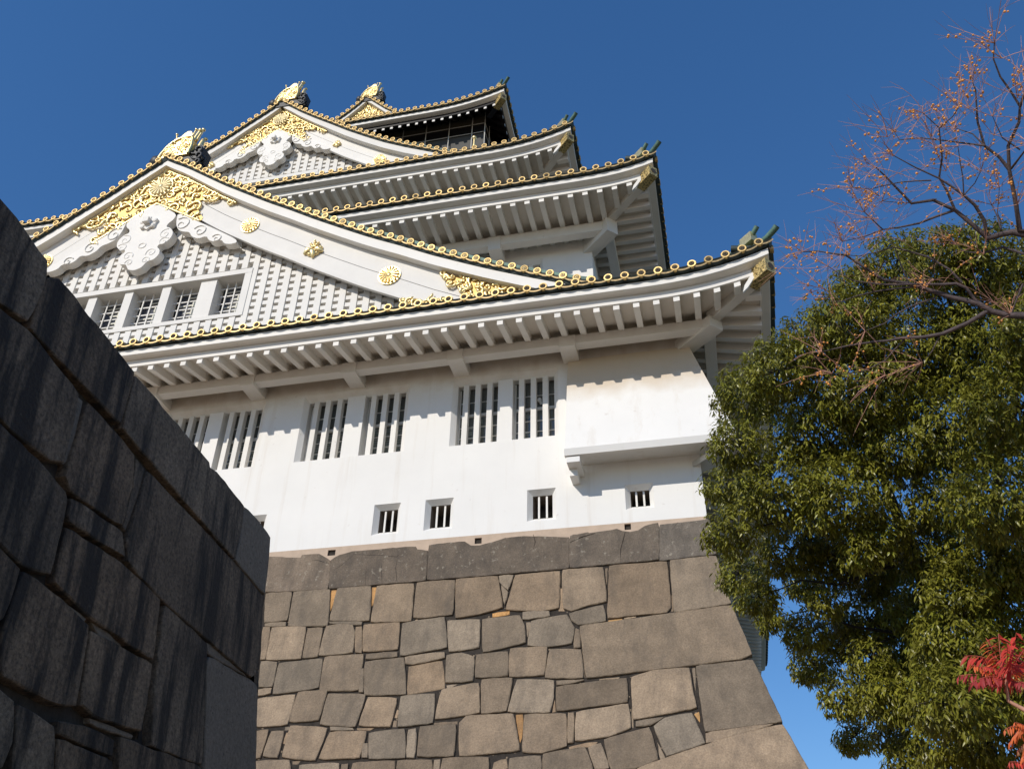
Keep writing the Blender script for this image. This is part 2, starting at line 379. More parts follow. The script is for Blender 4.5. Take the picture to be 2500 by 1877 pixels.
CAPMB = cap_mesh(); CAPME = CAPMB.mesh('tile_cap', [CAPGOLD, EMBOSS, EMB2]); CAPMG = CAPMB.mesh('tile_cap', [CAPGOLD, EMBG, GOLDP])
caps_all = []                                        # (parent, position, yaw, scale)

# --- eave runs
class Eave:
    def __init__(s, E, z0, A, Lu, pw, slope, pitch, wall_in, L):
        s.E, s.z0, s.A, s.Lu, s.pw, s.slope, s.pitch, s.win, s.L = E, z0, A, Lu, pw, slope, pitch, wall_in, L
    def dz(s, u, o=0.0):
        f = max(0.0, 1 - o / 3.4)
        g_ = lambda q: s.A * max(0.0, 1 - q / s.Lu) ** s.pw if q < s.Lu else 0.0
        return f * (g_(max(u, 0)) + g_(max(s.L - u, 0)))
    def P(s, side, u, o, zr):
        z = s.z0 + s.dz(u, o) + zr
        return (s.E - u, -s.E + o, z) if side == 0 else (s.E - o, -s.E + u, z)
    def us(s, o, n=90):
        a, b = o, s.L - o
        e = [a + (s.Lu - a) * (i / 14.0) for i in range(15)]
        return e + [a2 for a2 in np.linspace(s.Lu, s.L - s.Lu, 12)[1:-1]] + [s.L - q for q in reversed(e)]
    def strip(s, mb, side, prof, mat_=0):            # prof: list of (o, zr); quads between successive profile points
        cols = [[s.P(side, u, o, zr) for u in s.us(o)] for o, zr in prof]
        for a, b in zip(cols, cols[1:]):
            k = len(a)
            mb.add(a + b, [(i, i + 1, k + i + 1, k + i) if side == 0 else (i + 1, i, k + i, k + i + 1) for i in range(k - 1)], mat_)
def make_roof(e, caps_first, front_len, raf0, raf_pitch, raf_n, raf_w=.205, black=False, top_o=6.4, top_slope=.48, sides=(0, 1), Ls=None, hi=0.0):
    W = BLACK if black else WOODW
    sl = e.slope
    t = MB()                                         # tiled surface, four slopes
    for side in sides:
        e_ = e if side == 0 else Ls
        e_.strip(t, side, [(0.12, -.15), (0.02, -.02), (.35, .10), (1.2, .10 + .42 * .85), (2.6, .10 + 2.25 * .46), (top_o, .10 + top_o * top_slope)], 0)
        e_.strip(t, side, [(.62, -.16), (.12, -.15)], 0)
    roof = t.build('tiled_roof', [TILE], keep)
    fb = MB(); so = MB(); k2 = MB(); st = MB()
    for side in sides:
        e_ = e if side == 0 else Ls
        e_.strip(fb, side, [(.34, -.20), (.20, -.20), (.185, -.22), (.185, -.445), (.21, -.46), (.52, -.49)])
        e_.strip(k2, side, [(.485, -.50), (.485, -.765), (.56, -.765)])
        e_.strip(so, side, [(.56, -.68), (1.0, -.68 + sl * .44), (2.0, -.68 + sl * 1.44), (e.win + .1, -.68 + sl * (e.win - .46))])
    fb.build('eave_board', WOODW, roof); k2.build('eave_board', W if black else WOODW, roof); so.build('soffit', W if black else SOFFIT, roof)
    # scalloped gilt edge of the flat tiles
    for side in sides:
        e_ = e if side == 0 else Ls
        n_ = int((e_.L - .8) / e.pitch)
        for k in range(n_):
            u0 = caps_first + k * e.pitch; u1 = u0 + e.pitch; q = 8; lo_, hi_, bk = [], [], []
            if u1 > e_.L - .3: break
            for i in range(q + 1):
                u = u0 + (u1 - u0) * i / q; sag = .08 * math.sin(math.pi * i / q) ** .8
                lo_.append(e_.P(side, u, .0 if i not in (0, q) else .01, -.115 - sag)); hi_.append(e_.P(side, u, .0, -.052 - sag)); bk.append(e_.P(side, u, .22, -.10 - sag))
            fl = lambda f: f if side == 0 else tuple(reversed(f))
            st.add(hi_ + lo_, [fl((i, q + 1 + i, q + 2 + i, i + 1)) for i in range(q)], 0)
            st.add(lo_ + bk, [fl((i, q + 1 + i, q + 2 + i, i + 1)) for i in range(q)], 1)
            st.add(hi_ + bk, [fl((i + 1, q + 2 + i, q + 1 + i, i)) for i in range(q)], 1)
            # barrel of the round tile above
            p = Vector(e_.P(side, u0, .05, 0)); p2 = Vector(e_.P(side, u0, 1.3, .5))
            st.tube([p, p2], .125, 8, 1)
            caps_all.append((roof, e_.P(side, u0, -.0, 0.0), side, 'front' if side == 0 and u0 < front_len else 'rest'))
        if side == 0:                                # first half tile towards the corner
            lo_, hi_ = [], []
            for i in range(5):
                u = caps_first - e.pitch * .85 * i / 4; sag = .1 * math.sin(math.pi * i / 5)
                lo_.append(e_.P(0, u, 0, -.115 - sag)); hi_.append(e_.P(0, u, 0, -.052 - sag))
            st.add(hi_ + lo_, [(i, 5 + i, 6 + i, i + 1) for i in range(4)], 0)
    st.build('eave_tile', [EDGEG, TILE], roof)
    # rafters
    rest = MB()
    for side in sides:
        e_ = e if side == 0 else Ls
        k = 0
        while True:
            u = raf0 + k * raf_pitch
            if u > e_.L - 1.2: break
            omax = min(e.win + .05, max(u - .25, .9))
            r = MB(); a0, a1 = .53, omax
            zz = lambda o: -.70 + sl * (o - .56)
            c = [(u - raf_w / 2, u + raf_w / 2)]
            for (ua, ub) in c:
                h = .255
                p = [e_.P(side, ub, a0, zz(a0) - h), e_.P(side, ua, a0, zz(a0) - h), e_.P(side, ua, a1, zz(a1) - h), e_.P(side, ub, a1, zz(a1) - h),
                     e_.P(side, ub, a0, zz(a0) + .03), e_.P(side, ua, a0, zz(a0) + .03), e_.P(side, ua, a1, zz(a1) + .03), e_.P(side, ub, a1, zz(a1) + .03)]
                if side == 1: p = [p[1], p[0], p[3], p[2], p[5], p[4], p[7], p[6]]
            (r if (side == 0 and k < raf_n) else rest).hexa(p, 1 if black else 0)
            if black:
                pe = [Vector(q) for q in (p[0], p[1], p[5], p[4])]; cn = sum(pe, Vector()) / 4; off = Vector((0, -.004, 0)) if side == 0 else Vector((.004, 0, 0))
                (r if (side == 0 and k < raf_n) else rest).add([cn + (q - cn) * .82 + off for q in pe], [(0, 1, 2, 3)], 0)
            if side == 0 and k < raf_n: r.build('rafter', [WOODW, BLACK], roof)
            k += 1
    rest.build('rafter', [WOODW, BLACK], roof, kind='stuff')
    return roof
def corner_parts(e, roof, beam_in, zr_end=-.62, zr_in=None, white=True):
    # diagonal hip beam with gilt sleeve; a hip ridge with two green tubes above
    E, z0, A = e.E, e.z0, e.dz(.3)
    def dg(o, z, side=0.0):                           # o inset along both axes, side = horizontal offset across
        s_ = side / math.sqrt(2); return (E - o + s_, -E + o + s_, z)
    def beam(mb, o0, o1, zb0, zb1, h, w_, m_=0):
        p = [dg(o0, zb0, -w_), dg(o0, zb0, w_), dg(o1, zb1, w_), dg(o1, zb1, -w_)]
        q = [dg(o0, zb0 + h, -w_), dg(o0, zb0 + h, w_), dg(o1, zb1 + h, w_), dg(o1, zb1 + h, -w_)]
        mb.hexa(p + q, m_)
    zin = z0 + (-.72 if zr_in is None else zr_in)
    zt = z0 + A - 1.24
    b = MB(); beam(b, .62, beam_in, zt + .02, zin, .42, .165); cb = b.build('corner_beam', WOODW if white else BLACK, roof)
    s = MB(); beam(s, .20, .82, zt + .03, zt - .03, .50, .205, 0)
    c = Vector(dg(.20, zt + .28)); n = Vector((1, -1, 0)).normalized(); sd = Vector((1, 1, 0)).normalized()
    rg = []
    for rr, off in ((.175, .004), (.13, .004), (.12, -.02)):
        rg.append([c + n * off + (sd * math.cos(2 * math.pi * i / 14) + Vector((0, 0, 1)) * math.sin(2 * math.pi * i / 14)) * rr for i in range(14)])
    s.add(rg[0] + rg[1], [(i, (i + 1) % 14, 14 + (i + 1) % 14, 14 + i) for i in range(14)], 0)
    s.add([q + n * .012 for q in rg[1]], [tuple(range(14))], 1)
    for k in range(26):                               # embossed scrolls on the sleeve sides
        o_ = .24 + rnd.random() * .54; zz = zt + .05 + rnd.random() * .4
        for sdn in (-1, 1):
            cc = Vector(dg(o_, zz, sdn * .207)); a0 = rnd.random() * 6
            t1 = Vector((-1, 1, 0)).normalized()
            s.tube([cc + (t1 * math.cos(a0 + t) + Vector((0, 0, 1)) * math.sin(a0 + t)) * (.05 - .006 * i) for i, t in enumerate((0, .9, 1.8, 2.7, 3.6))], .012, 4, 0)
    s.build('gilt_sleeve', [SLEEVE, EMBOSS], roof)
    f = MB()                                          # pointed white cheek beside the sleeve
    if white:
        k_ = (e.A - .83) * .75
        ff = [(E + dx, -E + .455, z0 + dz_ + k_) for dx, dz_ in ((-.70, -.12), (-.66, -.33), (-.98, -.80), (-1.15, -.97), (-1.07, -.70), (-.88, -.40))]
        f.prism(ff, [(x, y + .10, z) for x, y, z in ff]); f.build('beam_cheek', WOODW, roof)
    r = MB(); zc = z0 + e.dz(.1)
    sc = .9
    pts = [dg(4.2, zc + 1.0), dg(2.4, zc + .25), dg(1.2, zc + .1), dg(.5, zc + .10), dg(.15, zc + .12), dg(-.08, zc + .20), dg(-.18, zc + .26)]
    r.tube(pts, [.2, .17, .14, .12, .105, .105, .11], 10, 0)
    for k in range(2): r.tube([dg(3.6, zc + 1.25 - k * .02), dg(2.2, zc + .62), dg(1.25, zc + .52), dg(.78, zc + .60)], .13, 8, 0)
    c1, c2 = Vector(dg(.66, zc + .62)), Vector(dg(.36, zc + .88))
    r.tube([c1, c1.lerp(c2, .5) + Vector((0, 0, -.02)), c2], .09, 10, 0)
    r.tube([c2 + (c2 - c1).normalized() * .002, c2 + (c2 - c1).normalized() * .012], .072, 10, 1)
    p = dg(.66, zc + .48)
    beam(r, .50, .86, zc + .40, zc + .38, .36, .15, 2); beam(r, .86, 1.2, zc + .40, zc + .40, .2, .12, 2)
    e1 = Vector(dg(-.18, zc + .26)); dn = Vector((1, -1, .9)).normalized()
    r.tube([e1 + dn * .002, e1 + dn * .01], .088, 10, 1)
    r.build('hip_ridge', [COPPER, EMBOSS, GOLD], roof)

E1 = Eave(3.08, 21.45, .83, 4.6, 2.4, .21, .546, 3.08, 50.2); E1s = Eave(3.08, 21.45, .83, 4.6, 2.4, .21, .546, 3.08, 44.2)
E2 = Eave(-.31, 30.58, .55, 4.0, 3.0, .0, .526, 3.24, 43.4); E2s = Eave(-.31, 30.58, .55, 4.0, 3.0, .0, .526, 3.24, 37.4)
E3 = Eave(-4.28, 37.97, .90, 5.0, 2.47, .05, .524, 3.24, 35.4); E3s = Eave(-4.28, 37.97, .90, 5.0, 2.47, .05, .524, 3.24, 29.5)
E5 = Eave(-9.12, 48.58, .95, 5.2, 2.3, .95, .456, 2.0, 23.6); E5s = Eave(-9.12, 48.58, .95, 5.2, 2.3, .95, .456, 2.0, 19.8)
roof1 = make_roof(E1, .45, 22.5, 1.28, .654, 34, top_o=6.7, Ls=E1s)
roof2 = make_roof(E2, .44, 99, 3.11 - 2.48, .62, 20, .22, top_o=7.0, top_slope=.5, Ls=E2s)
roof3 = make_roof(E3, .46, 99, 2.57 - 1.845, .615, 25, .21, top_o=7.0, top_slope=.6, Ls=E3s)
roof5 = make_roof(E5, .48, 99, .9, .56, 14, .2, black=True, top_o=6.0, top_slope=1.15, Ls=E5s)
corner_parts(E1, roof1, 2.2); corner_parts(E2, roof2, 2.9, zr_in=-1.0); corner_parts(E3, roof3, 2.9, zr_in=-1.0); corner_parts(E5, roof5, 1.5, zr_in=-.3, white=False)

# --- beams and brackets below the eaves
def beams(e, y0, y1, zr0, zr1, xs, bw, brk_z):
    b = MB(); z0, z1 = e.z0 + zr0, e.z0 + zr1; c = e.E - e.win            # wall corner coordinate
    b.box(-44 - c if e is E1 else 2 * XC - c, c + y0, -c - y0, -c - y1, z0, z1)
    ym = -c - y0; b.box(c + y1, c + y0, -c - y1 + .002, YB * .5 + 14, z0, z1)
    bm = b.build('eave_beam', WOODW, keep)
    for x in xs:
        q = MB(); q.box(x - bw / 2, x + bw / 2, -c - y0 - .05, -c + .3, z0 - brk_z, z1 - .02); q.build('bracket_arm', WOODW, bm)
    q = MB(); h0, h1 = z0 - brk_z, z1 - .03; r2 = y0 + .04
    def dg(o, s_, z): return (c + o + s_, -c - o + s_, z)
    k = bw * .36
    q.hexa([dg(-.5, -k, h0), dg(r2, -k, h0), dg(r2, k, h0), dg(-.5, k, h0), dg(-.5, -k, h1), dg(r2, -k, h1), dg(r2, k, h1), dg(-.5, k, h1)])
    q.build('bracket_arm', WOODW, bm)
    # arms on the right-hand side
    for y in (4, 8, 12, 16, 20, 24, 28, 32):
        q = MB(); q.box(c - .3, c + y0 + .05, -c + y - bw / 2, -c + y + bw / 2, z0 - brk_z, z1 - .02); q.build('bracket_arm', WOODW, bm)
beams(E1, 1.0, .6, -.94, -.585, (-4.03, -8.05, -12.05, -16.05, -20.05, -24.05), .56, .11)
beams(E2, 1.0, .6, -1.41, -.90, (-7.72, -11.7, -15.7), .55, .28)
beams(E3, 1.0, .6, -1.40, -.88, (-11.6, -15.6, -19.6), .55, .2)
# --- upper walls
for (c, z0, z1) in ((-3.55, 23.2, 30.7), (-7.52, 31.2, 38.1)):
    u = MB(); hs = [(-8.4, -5.75, 27.0, 28.95)] if c > -5 else []
    wall_grid(u, 2 * XC - c, c, z0, z1, hs, -c)
    for o in hs:
        i1 = (o[0] + .15, o[1] - .15, o[2], o[3] - .2); funnel(u, o, i1, -c, -c + .16); funnel(u, i1, i1, -c + .16, -c + .8)
    ye = 38 + c
    u.quad((c, -c, z0), (c, ye, z0), (c, ye, z1), (c, -c, z1)); u.quad((2 * XC - c, ye, z0), (2 * XC - c, -c, z0), (2 * XC - c, -c, z1), (2 * XC - c, ye, z1))
    u.quad((2 * XC - c, ye, z0), (2 * XC - c, ye, z1), (c, ye, z1), (c, ye, z0))
    u.build('upper_wall', PLASTER, keep)
f = MB(); f.box(-7.4, -6.9, 3.6, 4.1, 27.0, 28.72); win = f.build('barred_window', PLASTER, keep)
for x in (-7.95, -7.65, -6.65, -6.3):
    q = MB(); q.box(x - .09, x + .09, 3.66, 3.86, 27.0, 28.74); q.build('window_bar', WOODW, win)
rm = MB(); rm.box(-8.6, -5.6, 4.35, 5.4, 26.8, 29.1); rm.f.pop(2); rm.m.pop(2); rm.s.pop(2); rm.build('room_interior', ROOM, win)

# --- top storey: dark gallery behind a net
t = MB(); c = 11.0
for z0, z1, m_ in ((48.24, 50.2, 0), (47.42, 48.22, 1), (40.0, 47.40, 2)):
    t.box(-33, -c, c, 27.0, z0, z1, m_)
gal = t.build('gallery_wall', [OLIVE, BLACK, CHAR], keep)
nm = MB()
for x in (-10.88, -11.72, -13.26, -14.82, -16.4, -17.95, -19.5, -21.1):
    nm.tube([(x, 10.82, 44), (x, 10.82, 47.6), (x, 10.83, 49.75)], .034, 5)
for y in (11.7, 13.2): nm.tube([(-10.82, y, 44), (-10.82, y, 49.7)], .03, 5)
for z in (48.23, 47.41, 49.55):
    nm.tube([(-33, 10.9, z), (-10.9, 10.9, z), (-10.9, 27, z)], .026, 4)
nm.build('safety_net_cable', WIRE, gal)
fn = MB(); a = at_y(830 + 1650 / 5.027, 180 + 790 / 5.027, 10.0); fn.ball(a, .15, 0, 10, 6); fn.tube([a, a + np.array([.03, 0, -1.5])], .07, 6); fn.ball(a + np.array([.02, 0, -.7]), .12, 0)
fn.build('railing_finial', GOLD, gal)

# ------------------------------------------------------------------ gables
def lerp_tab(tab, d):
    if d <= tab[0][0]: return tab[0][1]
    for (a, za), (b, zb) in zip(tab, tab[1:]):
        if d <= b: return za + (zb - za) * (d - a) / (b - a)
    (a, za), (b, zb) = tab[-2], tab[-1]; return zb + (zb - za) / (b - a) * (d - b)
def spiral(c, r0, turns, a0, dirn=1, y=0.0, n=14):
    out = []
    for i in range(n):
        t = i / (n - 1); r = r0 * (1 - .88 * t); a = a0 + dirn * turns * 2 * math.pi * t
        out.append((c[0] + r * math.cos(a), y, c[1] + r * math.sin(a)))
    return out
def inside(p, poly):
    x, z = p; c = False; n = len(poly)
    for i in range(n):
        x1, z1 = poly[i]; x2, z2 = poly[i - 1]
        if (z1 > z) != (z2 > z) and x < (x2 - x1) * (z - z1) / (z2 - z1) + x1: c = not c
    return c
def scrollwork(poly, y, r, n, tube_r, seed, parent, keepout=()):
    rr = random.Random(seed); m = MB(); pts = []
    xs = [p[0] for p in poly]; zs = [p[1] for p in poly]; tries = 0
    while len(pts) < n and tries < 8000:
        tries += 1
        p = (rr.uniform(min(xs), max(xs)), rr.uniform(min(zs), max(zs)))
        if not inside(p, poly) or any((p[0] - q[0]) ** 2 + (p[1] - q[1]) ** 2 < (r * 1.05) ** 2 for q in pts): continue
        if any((p[0] - q[0]) ** 2 + (p[1] - q[1]) ** 2 < q[2] ** 2 for q in keepout): continue
        pts.append(p)
        k = rr.choice((-1, 1)); a0 = rr.random() * 6.28; q = r * rr.uniform(.55, 1.0)
        sp = spiral(p, q, rr.uniform(.7, 1.25), a0, k, y, 12)
        sp = [(x, y - .03 * math.sin(i * .9), z) for i, (x, _, z) in enumerate(sp)]
        m.tube(sp, [tube_r * (1.15 - .5 * i / 11) for i in range(12)], 5, 0)
        # a leaf running off the spiral
        e0 = sp[0]; ta = a0 - k * 1.57
        m.tube([e0, (e0[0] + q * .5 * math.cos(ta), y - .02, e0[2] + q * .5 * math.sin(ta)), (e0[0] + q * 1.0 * math.cos(ta + k * .5), y, e0[2] + q * 1.0 * math.sin(ta + k * .5))], [tube_r, tube_r * 1.2, tube_r * .3], 5, 0)
        m.ball(sp[-1], tube_r * 1.5, 0, 6, 4)
    m.build('gilt_scrollwork', GOLD, parent)
def chrysanth(c, r, y, m_, parent, name='gilt_crest', sq=1.0):
    m = MB(); n = 16
    m.tube([(c[0], y + .10, c[1]), (c[0], y, c[1])], r * .97, 32, 0, smooth=False)
    for i in range(n):
        a = 2 * math.pi * i / n
        m.tube([(c[0] + r * .2 * math.cos(a), y - .03, c[1] + r * .2 * math.sin(a)), (c[0] + r * .6 * math.cos(a), y - .035, c[1] + r * .6 * math.sin(a)), (c[0] + r * .84 * math.cos(a), y - .02, c[1] + r * .84 * math.sin(a))], [r * .05, r * .10, r * .13], 6, 0)
    m.ball((c[0], y - .02, c[1]), r * .2, 0, 10, 5, (1, .6, 1))
    m.build(name, m_, parent)
def leaf_crest(c, r, y, m_, parent, name='gilt_crest'):
    m = MB()
    for a, q, l_ in ((-1.57, .5, .55), (-2.7, .48, .62), (-.45, .48, .62)):
        pts = [(c[0] + r * .05 * math.cos(a), y, c[1] + r * .05 * math.sin(a)), (c[0] + r * .5 * math.cos(a), y - .03, c[1] + r * .5 * math.sin(a)), (c[0] + r * .95 * math.cos(a), y, c[1] + r * .95 * math.sin(a))]
        m.tube(pts, [r * .12, r * .36, r * .08], 8, 0)
        for s_ in (-.5, .5): m.ball((c[0] + r * .6 * math.cos(a + s_), y, c[1] + r * .6 * math.sin(a + s_)), r * .2, 0, 8, 5)
    for a in (1.05, 1.57, 2.09):
        for k in range(3 if a != 1.57 else 4): m.ball((c[0] + r * (.25 + .22 * k) * math.cos(a), y - .02, c[1] + r * (.25 + .22 * k) * math.sin(a)), r * (.16 - .02 * k), 0, 8, 5)
    m.build(name, m_, parent)

def chaikin(p, it=1):
    for _ in range(it):
        q = []
        for a, b in zip(p, p[1:] + p[:1]): q += [(a[0] * .78 + b[0] * .22, a[1] * .78 + b[1] * .22), (a[0] * .22 + b[0] * .78, a[1] * .22 + b[1] * .78)]
        p = q
    return p
def make_gable(Yd, xc, tabR, tabL, k, yback, zlow, zfloor, dmaxR, dmaxL, n_caps, board_w, full_gilt=False, windows=None, fl=1.0):
    """Yd: plane of the tile caps; k: scale of ornaments"""
    Yf, Yb, Yl = Yd + .15, Yd + .50, Yd + .95
    top = lambda x: lerp_tab(tabR, x - xc) if x >= xc else lerp_tab(tabL, xc - x)
    vb = lambda x: top(x) - (.56 + .14 * min(1, abs(x - xc) / 4.0)) * fl
    def samp(d0, d1, n): return [xc + d0 + (d1 - d0) * i / n for i in range(n + 1)]
    xsR = samp(0, dmaxR, 40); xsL = samp(0, -dmaxL, 26)
    # main mesh: bargeboard
    bb = MB()
    for xs in (xsR, xsL):
        f_ = 1 if xs is xsR else -1
        for a, b in zip(xs, xs[1:]):
            wa = board_w
            za0, zb0 = vb(a), vb(b); za1, zb1 = za0 - wa, zb0 - wa
            for (s0, s1, yy, th) in ((.0, .485, Yb, .1), (.50, .90, Yb, .1), (.90, 1.0, Yb - .05, .15)):
                c_ = lambda z: max(z, zfloor)
                if min(za0 - wa * s0, zb0 - wa * s0) < zfloor + .01: continue
                p = [(a, yy, c_(za0 - wa * s1)), (b, yy, c_(zb0 - wa * s1)), (b, yy + th, c_(zb0 - wa * s1)), (a, yy + th, c_(za0 - wa * s1)), (a, yy, za0 - wa * s0), (b, yy, zb0 - wa * s0), (b, yy + th, zb0 - wa * s0), (a, yy + th, za0 - wa * s0)]
                if f_ < 0: p = [p[1], p[0], p[3], p[2], p[5], p[4], p[7], p[6]]
                bb.hexa(p)
            if min(za0, zb0) > zfloor + .05: bb.quad((a, Yb + .03, za0), (b, Yb + .03, zb0), (b, Yb + .03, max(zfloor, zb1 + .02)), (a, Yb + .03, max(zfloor, za1 + .02)), 1)
    gb = bb.build('gable', [WOODW, EMBOSS], keep)
    v = MB(); rf = MB()
    for xs in (xsR, xsL):
        for a, b in zip(xs, xs[1:]):
            if xs is xsL: a, b = b, a
            ta, tb, va, vb_ = top(a) - .20, top(b) - .20, vb(a), vb(b)
            if min(va, vb_) < zfloor - .15: continue
            v.hexa([(a, Yf, va), (b, Yf, vb_), (b, Yb + .12, vb_ + .02), (a, Yb + .12, va + .02), (a, Yf, ta - .06), (b, Yf, tb - .06), (b, Yb + .12, tb - .05), (a, Yb + .12, ta - .05)])
            # tiled slab running back
            rf.hexa([(a, Yd + .12, ta - .04), (b, Yd + .12, tb - .04), (b, yback, tb - .04), (a, yback, ta - .04), (a, Yd + .02, ta + .18), (b, Yd + .02, tb + .18), (b, yback, tb + .18), (a, yback, ta + .18)])
            # descending ridge
            if abs(a - xc) > 1.5 * k:
                g0 = min(1, abs(a - xc) / 9.0); h = (.12 + .24 * g0) * (1 if xs is xsR else .4)
                rf.hexa([(a, Yd + .40, ta + .1), (b, Yd + .40, tb + .1), (b, Yd + .8, tb + .1), (a, Yd + .8, ta + .1), (a, Yd + .40, ta + .18 + h * .55), (b, Yd + .40, tb + .18 + h * .55), (b, Yd + .8, tb + .18 + h * .55), (a, Yd + .8, ta + .18 + h * .55)], 2)
                rf.hexa([(a, Yd + .34, ta + .20 + h * .6), (b, Yd + .34, tb + .20 + h * .6), (b, Yd + .86, tb + .20 + h * .6), (a, Yd + .86, ta + .20 + h * .6), (a, Yd + .34, ta + .22 + h), (b, Yd + .34, tb + .22 + h), (b, Yd + .86, tb + .22 + h), (a, Yd + .86, ta + .22 + h)], 1)
    v.build('verge_board', WOODW, gb)
    DKG = bpy.data.materials.get('deep_green_copper') or mat('deep_green_copper', (0.05, 0.075, 0.06), 0.55, 0.1, var=0.3, scale=6.0)
    rf.build('gable_roof', [TILE, COPPER, DKG], gb)
    # caps and scalloped tiles along the rake
    st = MB()
    for sgn, dm, pitch in ((1, dmaxR, .485), (-1, dmaxL, .475)):
        pts = [(xc, top(xc) + .02)]; x = xc
        pts = []
        s = 0 if sgn > 0 else .47; nd = 600
        pr = (xc, top(xc)); acc = 0.0; nxt = 0.0 if sgn > 0 else .47
        for i in range(1, nd * 3):
            x = xc + sgn * dm * i / (nd * 3); cur = (x, top(x)); acc += math.hypot(cur[0] - pr[0], cur[1] - pr[1]); pr = cur
            if acc >= nxt: pts.append(cur); nxt += pitch * (.93 + .12 * abs(x - xc) / dm if sgn > 0 else 1)
        for a, b in zip(pts, pts[1:]):
            q = 6; lo_, hi_, bk = [], [], []
            for i in range(q + 1):
                t = i / q; x = a[0] + (b[0] - a[0]) * t; sag = .08 * math.sin(math.pi * t) ** .8; z = a[1] + (b[1] - a[1]) * t
                lo_.append((x, Yd, z - .115 - sag)); hi_.append((x, Yd, z - .045 - sag)); bk.append((x, Yd + .3, z - .10 - sag))
            fl_ = lambda f: f if sgn < 0 else tuple(reversed(f))
            st.add(hi_ + lo_, [fl_((i, q + 1 + i, q + 2 + i, i + 1)) for i in range(q)], 0)
            st.add(lo_ + bk, [fl_((i, q + 1 + i, q + 2 + i, i + 1)) for i in range(q)], 1)
            st.tube([(a[0], Yd + .05, a[1]), (a[0], Yd + .9, a[1] + .02)], .125, 8, 1)
        for a in pts: caps_all.append((gb, (a[0], Yd, a[1]), 0, 'front' if n_caps else 'rest'))
    st.build('eave_tile', [EDGEG, TILE], gb)
    # lattice wall
    lw = MB(); lowb = lambda x: vb(x) - board_w + .25
    if full_gilt:
        poly = [(xc + dmaxR * .9, vb(xc + dmaxR * .9) - .12), (xc, vb(xc) - .06), (xc - dmaxL * .9, vb(xc - dmaxL * .9) - .12)]
        lw.xz(poly, Yb - .05, Yb + .1); lw.build('gilt_plate', GOLDD, gb); scrollwork(poly, Yb - .08, .2, 110, .045, 5, gb); return gb
    pitch = .505 if k == 1 else .47
    x0, x1 = xc - dmaxL * .82, xc + dmaxR * .80
    wb = windows
    back = []
    nb = 60
    for i in range(nb):
        a, b = x0 + (x1 - x0) * i / nb, x0 + (x1 - x0) * (i + 1) / nb
        m_ = (a + b) / 2; sp = [(zlow, lowb(m_) + .4)]
        if wb and wb[0] < m_ < wb[1]: sp = [(zlow, wb[2] - .1), (wb[3] + .1, lowb(m_) + .4)]
        for za, zb in sp:
            if zb > za: lw.quad((a, Yl + .16, za), (b, Yl + .16, za), (b, Yl + .16, zb), (a, Yl + .16, zb))
    i0 = int((x0 - xc) / pitch) - 1
    ph = .23 if k == 1 else .05
    xs = [xc + ph + pitch * i for i in range(i0, int((x1 - xc) / pitch) + 1)]
    def spans(x):
        if wb and wb[0] - .12 < x < wb[1] + .10: return [(zlow, wb[2] - .08), (wb[3] + .3, lowb(x))]
        return [(zlow, lowb(x))]
    bw = .13 if k == 1 else .12
    for x in xs:
        for za, zb in spans(x):
            if zb - za < .1: continue
            lw.box(x - bw, x + bw, Yl - .06, Yl + .155, za, zb)
            j = int(za / .345); 
            zz = j * .345
            while zz < zb - .1:
                if zz > za: lw.box(x + bw + .001, x + pitch - bw - .001, Yl - .02, Yl + .155, zz, min(zz + .19, zb))
                zz += .345
    lw.build('lattice_wall', WOODW, gb)
    if wb:
        fr = MB(); a, b, z0, z1 = wb[:4]
        fr.box(a - .35, b + .30, Yl - .09, Yl + .3, z1, z1 + .24)
        fr.box(b + .0, b + .30, Yl - .085, Yl + .3, z0 - .05, z1 - .002); fr.box(a - .35, a, Yl - .085, Yl + .3, z0 - .05, z1 - .002)
        fr.box(a - .35, b + .30, Yl - .09, Yl + .3, z0 - .24, z0 - .052)
        fr.box(a, b, Yl - .02, Yl + .3, z0 - .05, z0)
        fr.build('window_band', WOODW, gb)
        edges = [a] + [q for p_ in wb[4] for q in p_] + [b]
        pr = MB()
        for (p0, p1) in wb[4]: pr.box(p0, p1, Yl + .02, Yl + .62, z0 + .001, z1 - .003)
        pr.box(a - .3, b + .3, Yl + .301, Yl + .75, z1 - .002, z1 + .15); pr.build('window_pier', WOODW, gb)
        for wl, wr in zip(edges[0::2], edges[1::2]):
            gw = MB(); n_ = 3; ww = wr - wl
            for i in range(n_): x = wl + ww * (i + .85) / (n_ + .5); gw.box(x - .024, x + .024, Yl + .36, Yl + .40, z0, z1)
            for i in range(5): z = z0 + .1 + (z1 - z0) * i / 5.0; gw.box(wl, wr, Yl + .402, Yl + .43, z, z + .05)
            o = gw.build('lattice_window', WOODW, gb)
            gl = MB(); gl.box(wl, wr, Yl + .70, Yl + .74, z0 - .1, z1); rr = random.Random(int(wl * 100))
            for i in range(9):
                z = z0 + .1 + i * .2; gl.box(wl + rr.random() * ww * .6, wl + ww * (.6 + .4 * rr.random()), Yl + .66, Yl + .695, z, z + .07, 1)
            gl.box(wl + ww * .55, wl + ww * .68, Yl + .62, Yl + .655, z0 + .1, z1 - .5, 1)
            gl.build('window_pane', [NAVY, BLIND], o) if False else None
            gl.mesh
            link('window_backing', gl.mesh('window_backing', [NAVY, BLIND]), gb)
    # gilt apex plate
    def off(d, dv): x = xc + d * k; return (x, vb(x) - dv * k)
